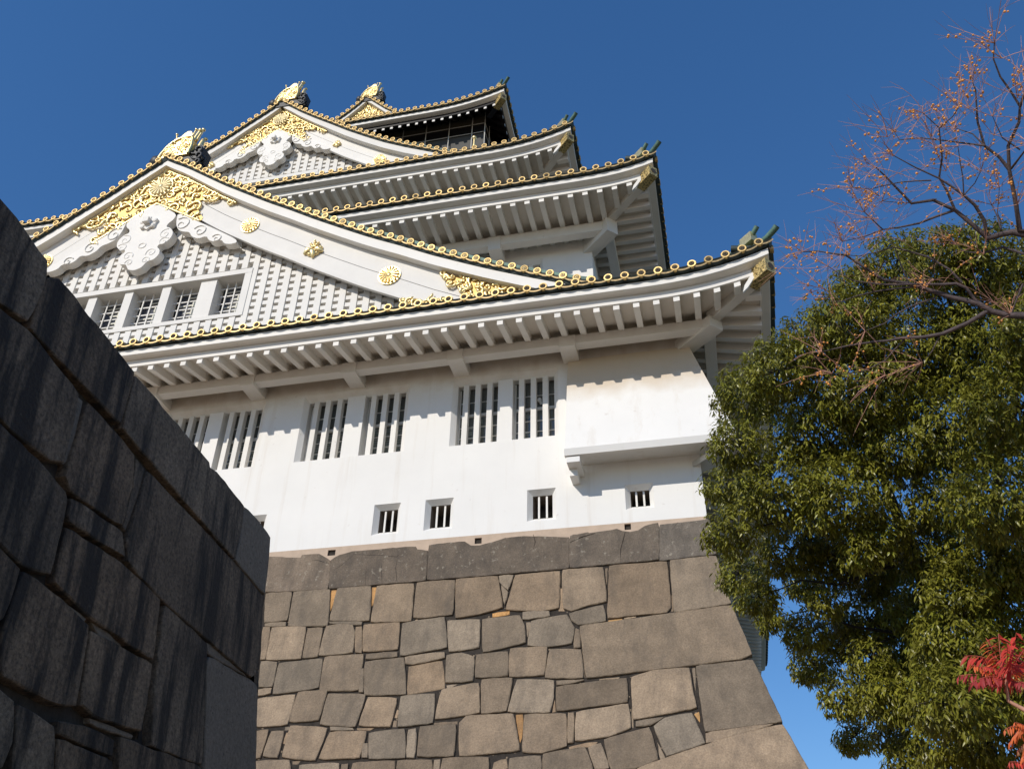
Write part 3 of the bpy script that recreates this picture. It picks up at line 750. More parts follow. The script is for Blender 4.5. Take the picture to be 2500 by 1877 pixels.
    gp = [off(0, .06), off(1.6, .05), off(3.95, .06), off(3.7, .2), off(3.3, .12), off(2.9, .35), off(2.3, .72), off(2.05, .95), off(1.95, 1.1), off(2.25, 1.25), off(2.15, 1.45), off(2.5, 1.72), off(2.42, 1.98), off(1.2, 2.02), off(0, 2.2),
          off(-1.2, 2.02), off(-2.7, 2.0), off(-2.8, 1.7), off(-2.35, 1.45), off(-2.3, 1.2), off(-2.2, 1.05), off(-2.4, .8), off(-3.0, .5), off(-3.5, .2), off(-3.9, .06), off(-1.6, .05)]
    g_ = MB(); g_.xz(gp, Yb - .07, Yb - .055, 0)
    plate = g_.build('gilt_plate', GOLDD, gb)
    cz = vb(xc) - 1.25 * k
    scrollwork(gp, Yb - .10, .33 * k, int(110), .058 * k, 3, gb, keepout=((xc, cz, .62 * k),))
    ed = MB()
    for a, b in ((gp[0], gp[2]), (gp[0], gp[-2]), (gp[14], gp[12]), (gp[14], gp[16])):
        n_ = 10
        ed.tube([(a[0] + (b[0] - a[0]) * i / n_, Yb - .10, (vb(a[0] + (b[0] - a[0]) * i / n_) - .09 * k) if a is gp[0] else a[1] + (b[1] - a[1]) * i / n_) for i in range(n_ + 1)], .055 * k, 6)
    ed.build('gilt_border', GOLD, gb)
    chrysanth((xc, cz), .60 * k, Yb - .22, GOLDP, gb)
    # carved pendant
    def rel(d, z): return (xc + d * k, vb(xc) - (32.75 - z) * k)
    half = [(0, 30.5), (.6, 30.1), (1.2, 29.62), (1.14, 29.32), (.92, 29.12), (.88, 28.92), (1.12, 28.82), (1.32, 28.52), (1.28, 28.18), (1.06, 27.96), (.82, 27.93), (.74, 27.79), (.93, 27.6), (.96, 27.32), (.78, 27.07), (.5, 27.03), (.42, 26.9), (.3, 26.7), (0, 26.6)]
    pc = MB(); yA, yB_ = Yb - .14, Yb + .22
    pc.xz(chaikin([rel(d, z) for d, z in half] + [rel(-d, z) for d, z in reversed(half[1:-1])]), yA, yB_)
    for s_ in (1, -1):
        fin = [(1.22, 29.75), (2.0, 29.2), (2.8, 28.68), (3.6, 28.12), (4.4, 27.55), (4.5, 27.34), (4.2, 27.3), (3.9, 27.4), (3.75, 27.64), (3.4, 27.6), (3.15, 27.72), (2.98, 28.0), (2.6, 27.92), (2.25, 28.12), (2.1, 28.4), (1.75, 28.5), (1.5, 28.65), (1.3, 29.05)]
        q = [rel(s_ * d, z) for d, z in fin]
        if s_ < 0: q = q[::-1]
        pc.xz(chaikin(q), yA + .02, yB_)
        for (d, z, r, t0, dr) in ((1.62, 28.95, .42, 2.2, -1), (2.6, 28.35, .36, 2.6, -1), (3.5, 27.75, .26, 2.6, -1), (.95, 28.5, .3, 1.2, 1), (.98, 28.05, .26, .6, 1), (.55, 27.5, .26, 3.4, -1), (.38, 27.1, .2, 0, 1)):
            c = rel(s_ * d, z); sp = spiral(c, r * k, 1.3, t0 if s_ > 0 else math.pi - t0, dr * s_, yA - .0, 16)
            pc.tube(sp, [.026 * k * (1.1 - .5 * i / 15) for i in range(16)], 5)
    c = rel(0, 28.0); pc.tube([(c[0] + .17 * k * math.cos(i * .524), yA, c[1] + .14 * k * math.sin(i * .524)) for i in range(13)], .03 * k, 5)
    pc.build('pendant_carving', WOODW, gb)
    kz = rel(0, 29.25)
    lk = MB()
    hx = chaikin([(kz[0] + q * .8 * k * math.cos(a), kz[1] + q * .66 * k * math.sin(a)) for a, q in ((.5, .62), (1.0, .42), (1.57, .55), (2.14, .42), (2.64, .62), (3.3, .45), (3.9, .62), (4.3, .42), (4.71, .6), (5.12, .42), (5.5, .62), (6.1, .45))], 1)
    lk.xz(hx, yA - .10, yA)
    lk.box(kz[0] - .15 * k, kz[0] + .12 * k, yA - .32, yA - .02, kz[1] - .1 * k, kz[1] + .16 * k)
    [lk.ball((kz[0] + .33 * k * math.cos(a), yA - .10, kz[1] + .26 * k * math.sin(a)), .12 * k, 0, 8, 5, (1, .4, 1)) for a in (.4, 1.57, 2.74, 3.9, 5.5)]; lk.build('pendant_crest', WOODW, gb)
    # crests along the bargeboard
    for i, (d, kind, r) in enumerate(((4.85, 0, .42), (8.0, 1, .48), (11.35, 0, .46))):
        if d * (k if k == 1 else .97) > dmaxR - 2: continue
        for s_ in (1, -1):
            if s_ < 0 and d > dmaxL - 1: continue
            dd = d if k == 1 else (3.95, 6.7, 9.4)[i]
            x = xc + s_ * dd; z = vb(x) - board_w * .5
            if (kind if k == 1 else 1 - kind): leaf_crest((x, z + .05), r * (1 if k == 1 else .72), Yb - .05, GOLD, gb)
            else: chrysanth((x, z), r * (1 if k == 1 else .8), Yb - .06, GOLD, gb)
    if k == 1:                                        # gilt tail plate
        tp = [(xc + 13.4, vb(xc + 13.4) - .05), (xc + 13.75, vb(xc + 13.75) - .5), (xc + 14.25, vb(xc + 14.25) - .45), (xc + 14.3, vb(xc + 14.3) - .85), (xc + 14.9, vb(xc + 14.9) - 1.1), (xc + 16.2, vb(xc + 16.2) - 1.1), (xc + 17.4, vb(xc + 17.4) - .05)]
        q = MB(); q.xz(tp, Yb - .07, Yb - .055); q.build('gilt_plate', GOLDD, gb); scrollwork(tp, Yb - .1, .24, 40, .05, 11, gb)
        tp = [(xc + 12.0, vb(xc + 12.0) - 1.95), (xc + 12.6, vb(xc + 12.6) - 1.75), (xc + 13.6, vb(xc + 13.6) - 1.3), (xc + 14.0, vb(xc + 14) - 1.45), (xc + 13.7, vb(xc + 13.7) - 1.9)]
        q = MB(); q.xz(tp, Yb - .07, Yb - .055); q.build('gilt_plate', GOLDD, gb); scrollwork(tp, Yb - .1, .2, 24, .045, 12, gb)
    return gb
NAVY = mat('dark_blue_pane', (0.06, 0.07, 0.10), 0.12, 0.0, var=0.2, scale=2.0, spec=0.8)

def ridge_ornament(parent, x, y, z, k, lean=0.0):
    P = lambda a, b, c: (x + a * k, y + b * k, z + c * k)
    m = MB()                                           # bell-shaped gilt plate, thick
    bell = [(-.95, 0), (-.86, .3), (-.70, .62), (-.5, .9), (-.25, 1.08), (.1, 1.16), (.42, 1.15), (.52, .95), (.56, .5), (.5, 0)]
    m.prism([P(a, 0, c) for a, c in bell], [P(a + .02, .55, c) for a, c in bell])
    for i in range(len(bell) - 1):
        a, c = bell[i]; b, d_ = bell[i + 1]
        m.tube([P(a, -.02, c), P(b, -.02, d_)], .07 * k, 6)
    orn = m.build('ridge_ornament', GOLD, parent)
    rr = random.Random(4); s = MB()
    inner = [(a * .8 - .03, c * .85 + .08) for a, c in bell]
    n = 0
    while n < 15:
        p = (rr.uniform(-.8, .5), rr.uniform(.05, 1.0))
        if not inside(p, inner): continue
        n += 1; q = rr.uniform(.08, .15)
        s.tube([P(p[0] + q * math.cos(t), -.03 - .05 * math.sin(t * .7), p[1] + q * math.sin(t)) for t in (0, .8, 1.6, 2.4, 3.2, 4.0, 4.8)], .035 * k, 5)
    s.build('gilt_scrollwork', GOLD, orn)
    h = MB()                                           # crown of horns with bright knobs, neck piece
    h.prism([P(a, -.02, c) for a, c in ((-.22, 1.12), (.0, 1.42), (.16, 1.55), (.32, 1.5), (.46, 1.2))], [P(a, .42, c) for a, c in ((-.22, 1.12), (.0, 1.42), (.16, 1.55), (.32, 1.5), (.46, 1.2))])
    for a, b, c, a2, c2, r in ((-.35, .1, 1.05, -.5, 1.62, .05), (.30, .2, 1.4, .36, 1.86, .055), (.45, .35, 1.3, .62, 1.96, .07), (.5, .1, 1.0, .68, 1.62, .08), (.12, .2, 1.5, .1, 1.72, .05), (.52, .45, .8, .8, 1.4, .07)):
        h.tube([P(a, b, c), P((a + a2) / 2 - .02, b, (c + c2) / 2), P(a2, b, c2)], [r * k, r * .8 * k, r * .7 * k], 7); h.ball(P(a2, b, c2), r * 1.35 * k, 0)
    h.tube([P(.62, .35, .1), P(.74, .3, .6), P(.78, .35, 1.2)], [.12 * k, .14 * k, .1 * k], 8)
    h.build('gilt_horns', GOLD, orn)
    d_ = MB()
    d_.prism([P(a, .12, c) for a, c in ((.3, -.4), (.5, .25), (.95, .62), (1.15, .4), (1.1, 0), (1.0, -.75))], [P(a, .75, c) for a, c in ((.3, -.4), (.5, .25), (.95, .62), (1.15, .4), (1.1, 0), (1.0, -.75))])
    for c, r in (((.85, .3), .36), ((.95, -.1), .3), ((1.0, -.5), .22)):
        for j in range(3): d_.tube([P(*q) for q in [(px, .08 + .15 * j, pz) for (px, _, pz) in spiral(c, r, 1.1, 3.4, 1, 0, 12)]], .055 * k, 6)
    d_.ball(P(-1.15, .25, .0), .36 * k, 0, 10, 6); d_.prism([P(a, .1, c) for a, c in ((-1.3, -.5), (-1.2, .1), (-.9, .2), (.2, .1), (1.2, -.5))], [P(a, .7, c) for a, c in ((-1.3, -.5), (-1.2, .1), (-.9, .2), (.2, .1), (1.2, -.5))])
    d_.build('carved_tile', DARKTILE, orn)

TR1 = [(0, 33.22), (.1, 33.13), (1.18, 32.46), (2.25, 31.67), (3.32, 30.88), (4.45, 30.13), (5.62, 29.35), (6.8, 28.63), (7.98, 27.87), (9.21, 27.13), (10.47, 26.39), (11.77, 25.71), (13.07, 24.98), (14.41, 24.31), (15.32, 23.87), (16.69, 23.26), (18.09, 22.68), (18.56, 22.5), (20.5, 21.9)]
TL1 = [(0, 33.22), (.71, 32.69), (1.47, 32.12), (2.23, 31.51), (3.02, 30.95), (3.8, 30.39), (4.56, 29.81), (5.35, 29.27), (8, 27.5), (12, 25.1), (18, 22.4), (20.5, 21.7)]
gable1 = make_gable(-2.1, XC, TR1, TL1, 1.0, 6.0, 22.3, 21.78, 19.5, 19.5, 1, 1.87,
                    windows=(-25.6, -17.10, 23.95, 25.93, [(-24.30, -23.90), (-22.58, -22.20), (-20.84, -20.45), (-19.09, -18.38)]))
TR2 = [(0, 46.42), (.42, 46.04), (.68, 45.84), (1.39, 45.21), (2.44, 44.39), (3.53, 43.59), (4.64, 42.75), (5.78, 41.97), (6.97, 41.2), (8.24, 40.5), (9.54, 39.86), (10.87, 39.2), (13, 38.3)]
TL2 = [(0, 46.42), (.73, 45.77), (1.88, 44.89), (3.0, 43.99), (4.17, 43.18), (8, 40.8), (11, 39.1), (13, 38.3)]
gable2 = make_gable(5.2, XC, TR2, TL2, .80, 13.0, 38.6, 38.3, 12.2, 12.2, 0, 1.42, windows=(-24.5, -19.45, 38.9, 40.3, [(-23.2, -22.9), (-21.4, -21.1)]))
TR3 = [(0, 56.72), (.4, 56.4), (1.0, 55.78), (1.6, 55.15), (2.27, 54.56), (3.0, 54.0)]
TL3 = [(0, 56.72), (.33, 56.4), (.66, 56.03), (1.3, 55.4), (1.7, 55.05), (3.0, 53.9)]
gable3 = make_gable(13.3, -20.8, TR3, TL3, .55, 18.0, 53.5, 50, 2.7, 2.7, 0, .5, full_gilt=True, fl=.9)
ridge_ornament(gable1, -21.55, -1.95, 33.22, 1.02)
ridge_ornament(gable2, -21.55, 5.2, 46.25, .92)
ridge_ornament(gable3, -20.45, 13.3, 56.6, .82)

# --- tile caps: the hundred that show largest as parts, the rest as one
def vis_key(c):
    p = np.array(c[1]); return np.linalg.norm(p - CAM)
cand = sorted([c for c in caps_all if c[3] == 'front' and c[1][0] > -27.6 and c[2] == 0], key=vis_key)[:100]
ids = set(id(c) for c in cand)
for c in cand:
    o = link('tile_cap', CAPMG if c[0] is gable1 else CAPME, c[0], loc=c[1])
    o.rotation_euler = (rnd.uniform(-.06, .06), rnd.uniform(-3.1, 3.1), rnd.uniform(-.07, .07))
rest = MB(); R90 = Matrix.Rotation(math.pi / 2, 3, 'Z')
low = cap_mesh(); lowc = MB()
n_ = 10
def simple_cap(mb, p, side, cm=1):
    n = 12; r = .150
    def V(rad, y, i): 
        a = 2 * math.pi * i / n; q = (rad * math.cos(a), y, rad * math.sin(a))
        return (p[0] + q[0], p[1] + q[1], p[2] + q[2]) if side == 0 else (p[0] - q[1], p[1] + q[0], p[2] + q[2])
    rr = [(r * .95, .1), (r, .0), (r * .93, -.022), (r * .66, -.022), (r * .58, 0)]
    rings = [[V(a, b, i) for i in range(n)] for a, b in rr]
    for a, b in zip(rings, rings[1:]): mb.add(a + b, [(i, (i + 1) % n, n + (i + 1) % n, n + i) for i in range(n)], 0)
    mb.add(rings[-1], [tuple(range(n))], cm)
for c in caps_all:
    if id(c) not in ids: simple_cap(rest, c[1], c[2], 2 if c[0] in (gable1, gable2, gable3, roof3, roof5) else 1)
rest.build('tile_cap', [CAPGOLD, EMBOSS, EMBG], keep, kind='stuff')

# ------------------------------------------------------------------ stone base of the keep
def gz(z):
    u = max(0.0, 14.05 - z); return .09 * u + .0165 * u * u
def batter(px, py):
    Y = -0.3
    for _ in range(30):
        P = at_y(px, py, Y); Y = Y + .7 * (-gz(P[2]) - Y)
    return P[0], P[2]
def Aq(pts): return [batter(600 + x / 2.4529, 1200 + y / 2.4529) for x, y in pts]
def Bq(pts): return [batter(1200 + x / 2.4537, 1200 + y / 2.4537) for x, y in pts]
N_, D_, Y_, L_ = 0, 1, 2, 3                           # normal, dark, yellow chink, light chink
sa = [ # upper course and rows, traced as stones
 (N_, [(110,388),(150,390),(330,396),(335,378),(440,370),(505,412),(490,580),(115,600)]),
 (N_, [(508,410),(560,378),(640,357),(1020,327),(1022,346),(1090,352),(1078,528),(496,578)]),
 (N_, [(118,606),(275,598),(248,768),(110,782)]), (N_, [(285,597),(505,582),(490,800),(252,802)]), (Y_, [(508,584),(545,580),(505,705),(494,730)]),
 (D_, [(547,577),(750,563),(740,770),(500,768)]), (Y_, [(753,566),(782,563),(768,660),(747,690)]), (D_, [(784,562),(1005,546),(990,772),(748,778)]),
 (N_, [(1024,542),(1252,526),(1238,735),(1150,740),(1080,752),(1002,752)]), (N_, [(1258,521),(1508,503),(1538,690),(1400,730),(1255,755)]),
 (N_, [(1514,500),(1605,496),(1570,590),(1520,540)]), (N_, [(1527,552),(1572,598),(1548,680)]),
 (N_, [(100,808),(148,808),(115,1003),(85,1003)]), (N_, [(155,810),(360,806),(330,998),(118,1003)]), (N_, [(370,815),(460,811),(430,985),(338,995)]),
 (D_, [(480,802),(560,790),(640,792),(652,840),(640,960),(435,978)]), (N_, [(657,806),(695,803),(695,965),(655,958)]), (N_, [(705,796),(922,779),(910,940),(700,955)]),
 (N_, [(937,785),(1190,746),(1205,930),(925,980)]), (N_, [(1207,770),(1402,761),(1395,930),(1215,955)]), (N_, [(1415,762),(1640,736),(1668,800),(1675,900),(1420,960)]),
 (N_, [(110,787),(245,776),(240,803),(110,805)]), (N_, [(495,776),(700,776),(695,797),(500,788)]), (N_, [(720,970),(908,955),(908,985),(715,1000)]), (N_, [(950,986),(1190,956),(1192,992),(1000,1030),(955,1030)]),
 (N_, [(90,1012),(188,1016),(160,1165),(75,1165)]), (N_, [(197,1026),(460,996),(435,1170),(160,1210)]), (N_, [(472,986),(705,969),(675,1185),(440,1190)]),
 (D_, [(714,1016),(945,989),(960,1210),(708,1215)]), (L_, [(972,1040),(1175,1004),(1190,1170),(965,1210)]), (N_, [(1200,976),(1290,962),(1368,985),(1360,1130),(1195,1140)]), (D_, [(1382,971),(1570,951),(1570,1100),(1372,1110)]),
 (N_, [(70,1236),(298,1211),(250,1390),(65,1405)]), (N_, [(70,1180),(158,1169),(150,1206),(70,1222)]), (N_, [(312,1196),(490,1186),(435,1365),(258,1375)]), (N_, [(492,1206),(718,1211),(655,1405),(442,1390)]),
 (N_, [(732,1226),(905,1233),(865,1405),(675,1395)]), (D_, [(927,1221),(1132,1204),(1120,1380),(908,1405)]), (L_, [(905,1290),(915,1300),(905,1355),(885,1352)]), (N_, [(880,1358),(904,1358),(900,1404),(874,1404)]),
 (N_, [(1172,1181),(1395,1141),(1400,1320),(1130,1360)]), (N_, [(1412,1121),(1598,1111),(1560,1310),(1408,1325)]), (N_, [(1195,1150),(1270,1145),(1200,1172)]), (N_, [(685,1060),(706,1050),(702,1200),(675,1200)]),
 (N_, [(55,1431),(138,1419),(85,1590),(55,1596)]), (N_, [(152,1431),(230,1426),(190,1590),(100,1580)]), (N_, [(267,1396),(490,1411),(415,1605),(215,1585)]), (N_, [(502,1436),(725,1431),(680,1590),(435,1595)]),
 (L_, [(240,1432),(256,1432),(232,1505),(218,1505)]), (N_, [(230,1400),(262,1396),(260,1422),(225,1422)]), (N_, [(500,1402),(640,1412),(650,1424),(505,1428)]), (L_, [(660,1408),(770,1408),(740,1424),(662,1420)]),
 (N_, [(735,1441),(950,1416),(955,1590),(735,1595)]), (N_, [(972,1421),(1020,1411),(1010,1590),(960,1590)]), (D_, [(1042,1401),(1258,1391),(1245,1580),(1025,1580)]), (N_, [(700,1500),(732,1500),(730,1592),(690,1590)]),
 (N_, [(1277,1381),(1320,1340),(1600,1326),(1640,1545),(1280,1580)]), (Y_, [(1612,1326),(1660,1323),(1650,1470),(1640,1500)]), (N_, [(1120,1375),(1270,1362),(1268,1384),(1120,1388)]),
 (N_, [(50,1611),(260,1601),(270,1690),(50,1690)]), (N_, [(320,1631),(560,1621),(550,1720),(310,1720)]), (N_, [(640,1621),(895,1606),(880,1720),(620,1720)]), (D_, [(907,1606),(1115,1601),(1120,1720),(900,1720)]),
 (N_, [(1177,1591),(1455,1586),(1450,1720),(1160,1720)]), (L_, [(1482,1611),(1560,1586),(1570,1650),(1470,1690)]), (N_, [(1125,1600),(1168,1596),(1150,1720),(1125,1720)]), (N_, [(270,1605),(330,1600),(310,1625),(272,1628)]), (N_, [(570,1625),(615,1622),(600,1720),(560,1720)]),
]
sb = [
 (N_, [(467,246),(640,226),(740,212),(782,236),(830,243),(880,233),(920,202),(1000,182),(1002,405),(468,452)]),
 (D_, [(1006,186),(1060,172),(1260,152),(1306,166),(1350,370),(1006,410)]),
 (N_, [(142,496),(410,473),(403,695),(300,712),(85,705)]), (L_, [(408,570),(422,572),(428,690),(440,712),(398,712)]), (N_, [(425,466),(668,451),(690,655),(580,675),(480,712),(428,695)]),
 (N_, [(676,449),(695,447),(690,560)]), (N_, [(706,441),(1050,416),(1075,690),(1050,720),(870,735),(695,755)]), (N_, [(1069,408),(1345,382),(1436,666),(1095,718)]), (N_, [(1078,610),(1086,610),(1094,712),(1076,714)]),
 (D_, [(237,771),(450,731),(480,790),(496,812),(480,905),(330,925),(215,920)]), (N_, [(185,716),(345,711),(352,742),(185,765)]), (N_, [(462,726),(670,676),(685,772),(520,795),(480,770)]),
 (Y_, [(0,722),(110,706),(108,730),(0,748)]), (Y_, [(695,762),(785,753),(788,768),(692,778)]), (L_, [(790,751),(870,736),(865,745),(790,757)]), (N_, [(200,772),(236,771),(212,870)]),
 (D_, [(528,801),(1438,677),(1562,973),(1490,1000),(900,1070),(568,1112)]), (N_, [(502,812),(526,822),(535,930),(490,938)]), (N_, [(540,945),(548,945),(562,1108),(556,1110)]),
 (N_, [(112,936),(335,926),(315,1095),(105,1105)]), (N_, [(347,941),(535,941),(550,1112),(318,1112)]), (L_, [(640,1115),(770,1103),(765,1112),(640,1122)]),
 (N_, [(152,1121),(375,1126),(370,1230),(350,1320),(95,1315)]), (D_, [(387,1166),(810,1111),(815,1255),(390,1310)]), (N_, [(386,1128),(560,1124),(500,1140),(388,1155)]),
 (N_, [(837,1106),(960,1070),(1185,1051),(1205,1200),(1230,1290),(850,1360)]), (N_, [(1225,1042),(1565,1002),(1742,1373),(1280,1435)]), (N_, [(1197,1046),(1222,1043),(1222,1195)]), (L_, [(360,1320),(378,1230),(384,1315)]),
 (N_, [(197,1331),(445,1326),(450,1520),(300,1560),(185,1555)]), (N_, [(457,1321),(495,1316),(490,1500),(455,1505)]), (N_, [(507,1316),(820,1266),(835,1410),(700,1460),(500,1490)]), (N_, [(862,1371),(1040,1346),(950,1395),(862,1405)]),
 (D_, [(972,1401),(1040,1350),(1200,1320),(1280,1500),(1050,1580)]), (Y_, [(1207,1320),(1245,1306),(1250,1380)]), (N_, [(1282,1441),(1690,1387),(1600,1420),(1285,1505)]), (N_, [(838,1270),(848,1360),(850,1412),(838,1405)]),
 (N_, [(872,1655),(1050,1592),(1380,1480),(1745,1390),(1990,1820),(900,1820)]),
 (N_, [(107,1591),(295,1576),(300,1640),(290,1720),(100,1720)]), (N_, [(307,1566),(560,1526),(610,1665),(310,1720)]), (N_, [(577,1526),(655,1501),(705,1655),(620,1660)]), (N_, [(672,1481),(945,1406),(1000,1600),(860,1655),(715,1660)]),
 (N_, [(987,1481),(1045,1586),(1010,1605)]), (L_, [(570,1495),(640,1488),(620,1512),(460,1535),(460,1520)]), (Y_, [(300,1640),(312,1640),(308,1720),(296,1720)]),
]
TONES = {N_: (1, 1, 1), D_: (.80, .82, .84), Y_: (2.1, 1.55, .85), L_: (1.35, 1.28, 1.2)}
stones = [(t, Aq(p)) for t, p in sa] + [(t, Bq(p)) for t, p in sb]
a3 = Aq([(1097,319),(1310,297),(1345,326),(1400,323),(1540,282)]) + Bq([(90,272),(250,257),(462,247),(462,454)]) + Aq([(1086,528)])
stones.append((D_, a3))
NTR = len(stones); sr = random.Random(21)
# untraced stones, left of the photograph's view and below it
zc = 13.9
while zc > -.2:
    h = sr.uniform(1.0, 1.35); x = -14.6 - sr.random()
    while x > XL - 3:
        w_ = sr.uniform(.9, 1.9); j = lambda: sr.uniform(-.05, .05)
        stones.append((N_, [(x - w_ + j(), zc + j()), (x + j(), zc + j()), (x + j(), zc - h + .03 + j()), (x - w_ + j(), zc - h + .03 + j())])); x -= w_ + .04
    zc -= h + .03
zc = 6.2
for rowi, h in enumerate((1.5, 1.5, 1.6, 1.55)):
    x = 1.62 + .35 * rowi; first = True
    while x > -14.6:
        w_ = sr.uniform(1.1, 2.2) * (1.6 if first and rowi % 2 else 1); j = lambda: sr.uniform(-.05, .05)
        top_ = zc if rowi else min(zc, 5.9)
        x1 = gz(zc) - .0 if first else x; x2 = gz(zc - h) if first else x
        stones.append((N_, [(x - w_ + j(), top_ + j() * .5), (x1, top_), (x2, zc - h + .04), (x - w_ + j(), zc - h + .04 + j())])); x -= w_ + .04; first = False
    zc -= h
def stone_mesh(mb, tones, poly, S, tone, seed, depth=.16, edge=.03, inset=-.020, bulge=.02, jit=.010, mi=0):
    """poly: face-plane outline; S(a, b, h) -> world point at height h above the wall face"""
    r_ = random.Random(seed)
    area = sum(p[0] * q[1] - q[0] * p[1] for p, q in zip(poly, poly[1:] + poly[:1]))
    if area < 0: poly = poly[::-1]
    size = math.sqrt(abs(area) / 2)
    edge = min(edge, size * .12); inset = max(inset, -size * .045)
    pts = []
    for p, q in zip(poly, poly[1:] + poly[:1]):
        L = math.hypot(q[0] - p[0], q[1] - p[1]); n = max(1, int(L / .16))
        for i in range(n):
            t = i / n; jj = jit if 0 < i else jit * .3
            pts.append((p[0] + (q[0] - p[0]) * t + r_.uniform(-jj, jj), p[1] + (q[1] - p[1]) * t + r_.uniform(-jj, jj)))
    n = len(pts)
    # clip sharp corners a little
    sm = []
    for i in range(n):
        a, b, c = pts[i - 1], pts[i], pts[(i + 1) % n]; sm.append((b[0] * .84 + (a[0] + c[0]) * .08, b[1] * .84 + (a[1] + c[1]) * .08))
    pts = sm
    def offs(d):
        out = []
        for i in range(n):
            a, b = pts[i - 1], pts[(i + 1) % n]; tx, ty = b[0] - a[0], b[1] - a[1]; L = math.hypot(tx, ty) or 1
            out.append((pts[i][0] - ty / L * d, pts[i][1] + tx / L * d))
        return out
    cx = sum(p[0] for p in pts) / n; cy = sum(p[1] for p in pts) / n
    tl = (r_.uniform(-1, 1) * .008, r_.uniform(-1, 1) * .008)
    def h_(p, h): return h + tl[0] * (p[0] - cx) + tl[1] * (p[1] - cy)
    r0 = [S(p[0], p[1], -depth) for p in offs(inset)]
    r1 = [S(p[0], p[1], h_(p, -edge * .8)) for p in offs(inset)]
    r2 = [S(p[0], p[1], h_(p, -edge * .22 + r_.uniform(-.006, .006))) for p in offs(inset + edge * .35)]
    r3 = [S(p[0], p[1], h_(p, r_.uniform(-.004, .004))) for p in offs(inset + edge)]
    b0 = len(mb.f)
    for a, b in ((r0, r1), (r1, r2), (r2, r3)):
        mb.add(a + b, [(i, (i + 1) % n, n + (i + 1) % n, n + i) for i in range(n)], mi, False)
    mb.add(r3, [tuple(range(n))], mi)
    v = r_.uniform(.70, 1.22); hue = r_.uniform(-.02, .085)
    tones += [(tone[0] * v * (1 + hue), tone[1] * v, tone[2] * v * (1 - hue), 1)] * (len(mb.f) - b0)
def S_base(a, b, h):
    z = b; sl = .09 + 2 * .0165 * max(0, 14.05 - z); n = math.hypot(1, sl)
    return (a, -gz(z) - h / n, z + h * sl / n)
bs = MB(); tn = []
for i, (t, p) in enumerate(stones):
    dep = .20; hh = 0
    if t in (Y_, L_): S2 = lambda a, b, h: S_base(a, b, h - .05)
    else: S2 = S_base
    if t == N_ and abs(sum(q[0] * r[1] - r[0] * q[1] for q, r in zip(p, p[1:] + p[:1]))) < .12: S2 = lambda a, b, h: S_base(a, b, h - .06)
    stone_mesh(bs, tn, p, S2, TONES[t], i * 13 + 5, mi=1 if min(q[1] for q in p) > 12.2 and i < NTR and t in (N_, D_) and max(q[1] for q in p) > 13.3 else 0)
base = thing('stone_base', (0, -4, 0), 'sunlit battered base wall of fitted brown granite blocks carrying the white keep', 'stone wall')
for ln in (Aq([(720,380),(722,450),(716,555)]), Aq([(820,388),(812,470),(816,545)]), Aq([(908,392),(898,460),(906,540)]), Aq([(500,482),(560,450),(672,358)]), Aq([(640,372),(740,380),(830,382),(905,390),(930,365)]), Aq([(380,405),(440,412),(500,430)]), Aq([(860,345),(830,382)]),
           Aq([(1100,356),(1200,352),(1310,326)]), Bq([(470,302),(540,270),(620,248)]), Bq([(775,430),(772,350),(792,275),(800,240)]), Bq([(1078,232),(1128,168)]), Bq([(250,255),(262,300),(250,345)])):
    b0 = len(bs.f); bs.tube([S_base(x_, z_, -.002) for x_, z_ in ln], [.006] + [.013] * (len(ln) - 2) + [.005], 5, 1); tn += [(.22, .2, .18, 1)] * (len(bs.f) - b0)
bme = bs.mesh('stone_facing', [STONE, STONET]); set_tone(bme, tn); link('stone_facing', bme, base)
bk = MB()                                             # core of the base, set back behind the facing, all four sides
zs = [14.0, 13, 12, 11, 10, 9, 8, 7, 6, 5, 4, 3, 2, 1, 0, -.3]
for za, zb in zip(zs, zs[1:]):
    ga, gb_ = gz(za) - .07, gz(zb) - .07
    A = [(ga, -ga, za), (ga, YB + ga, za), (XL - ga, YB + ga, za), (XL - ga, -ga, za)]; B = [(gb_, -gb_, zb), (gb_, YB + gb_, zb), (XL - gb_, YB + gb_, zb), (XL - gb_, -gb_, zb)]
    for k in range(4): bk.quad(A[k], B[k], B[(k + 1) % 4], A[(k + 1) % 4])
bk.build('joint_core', GAP, base)
ck = MB(); ct = []; cr = random.Random(3)             # pebble chinking in the joints
for i in range(1500):
    z = cr.uniform(5.8, 13.4); x = cr.uniform(-13.5, gz(z) - .1); r = cr.uniform(.02, .05)
    P = S_base(x, z, -.10 + r * .3); b0 = len(ck.f); ck.ball(P, r, 0, 5, 4, (cr.uniform(.7, 1.8), .7, cr.uniform(.6, 1.3)))
    v = cr.uniform(.6, 1.2); ct += [(v, v * .97, v * .93, 1)] * (len(ck.f) - b0)
cme = ck.mesh('chink_stones', STONE); set_tone(cme, ct); link('chink_stones', cme, base, kind='stuff')
mt = MB()                                             # mortar strip under the plaster with drain holes
wall_grid(mt, XL, -.02, 13.45, 14.06, DRAIN, -.012)
for o in DRAIN: funnel(mt, o, o, -.012, .35)
mt.build('mortar_strip', MORTAR, base)
dr = MB()
for o in DRAIN: dr.quad((o[0], .35, o[2]), (o[1], .35, o[2]), (o[1], .35, o[3]), (o[0], .35, o[3]))
dr.build('drain_hole', BLACK, base)

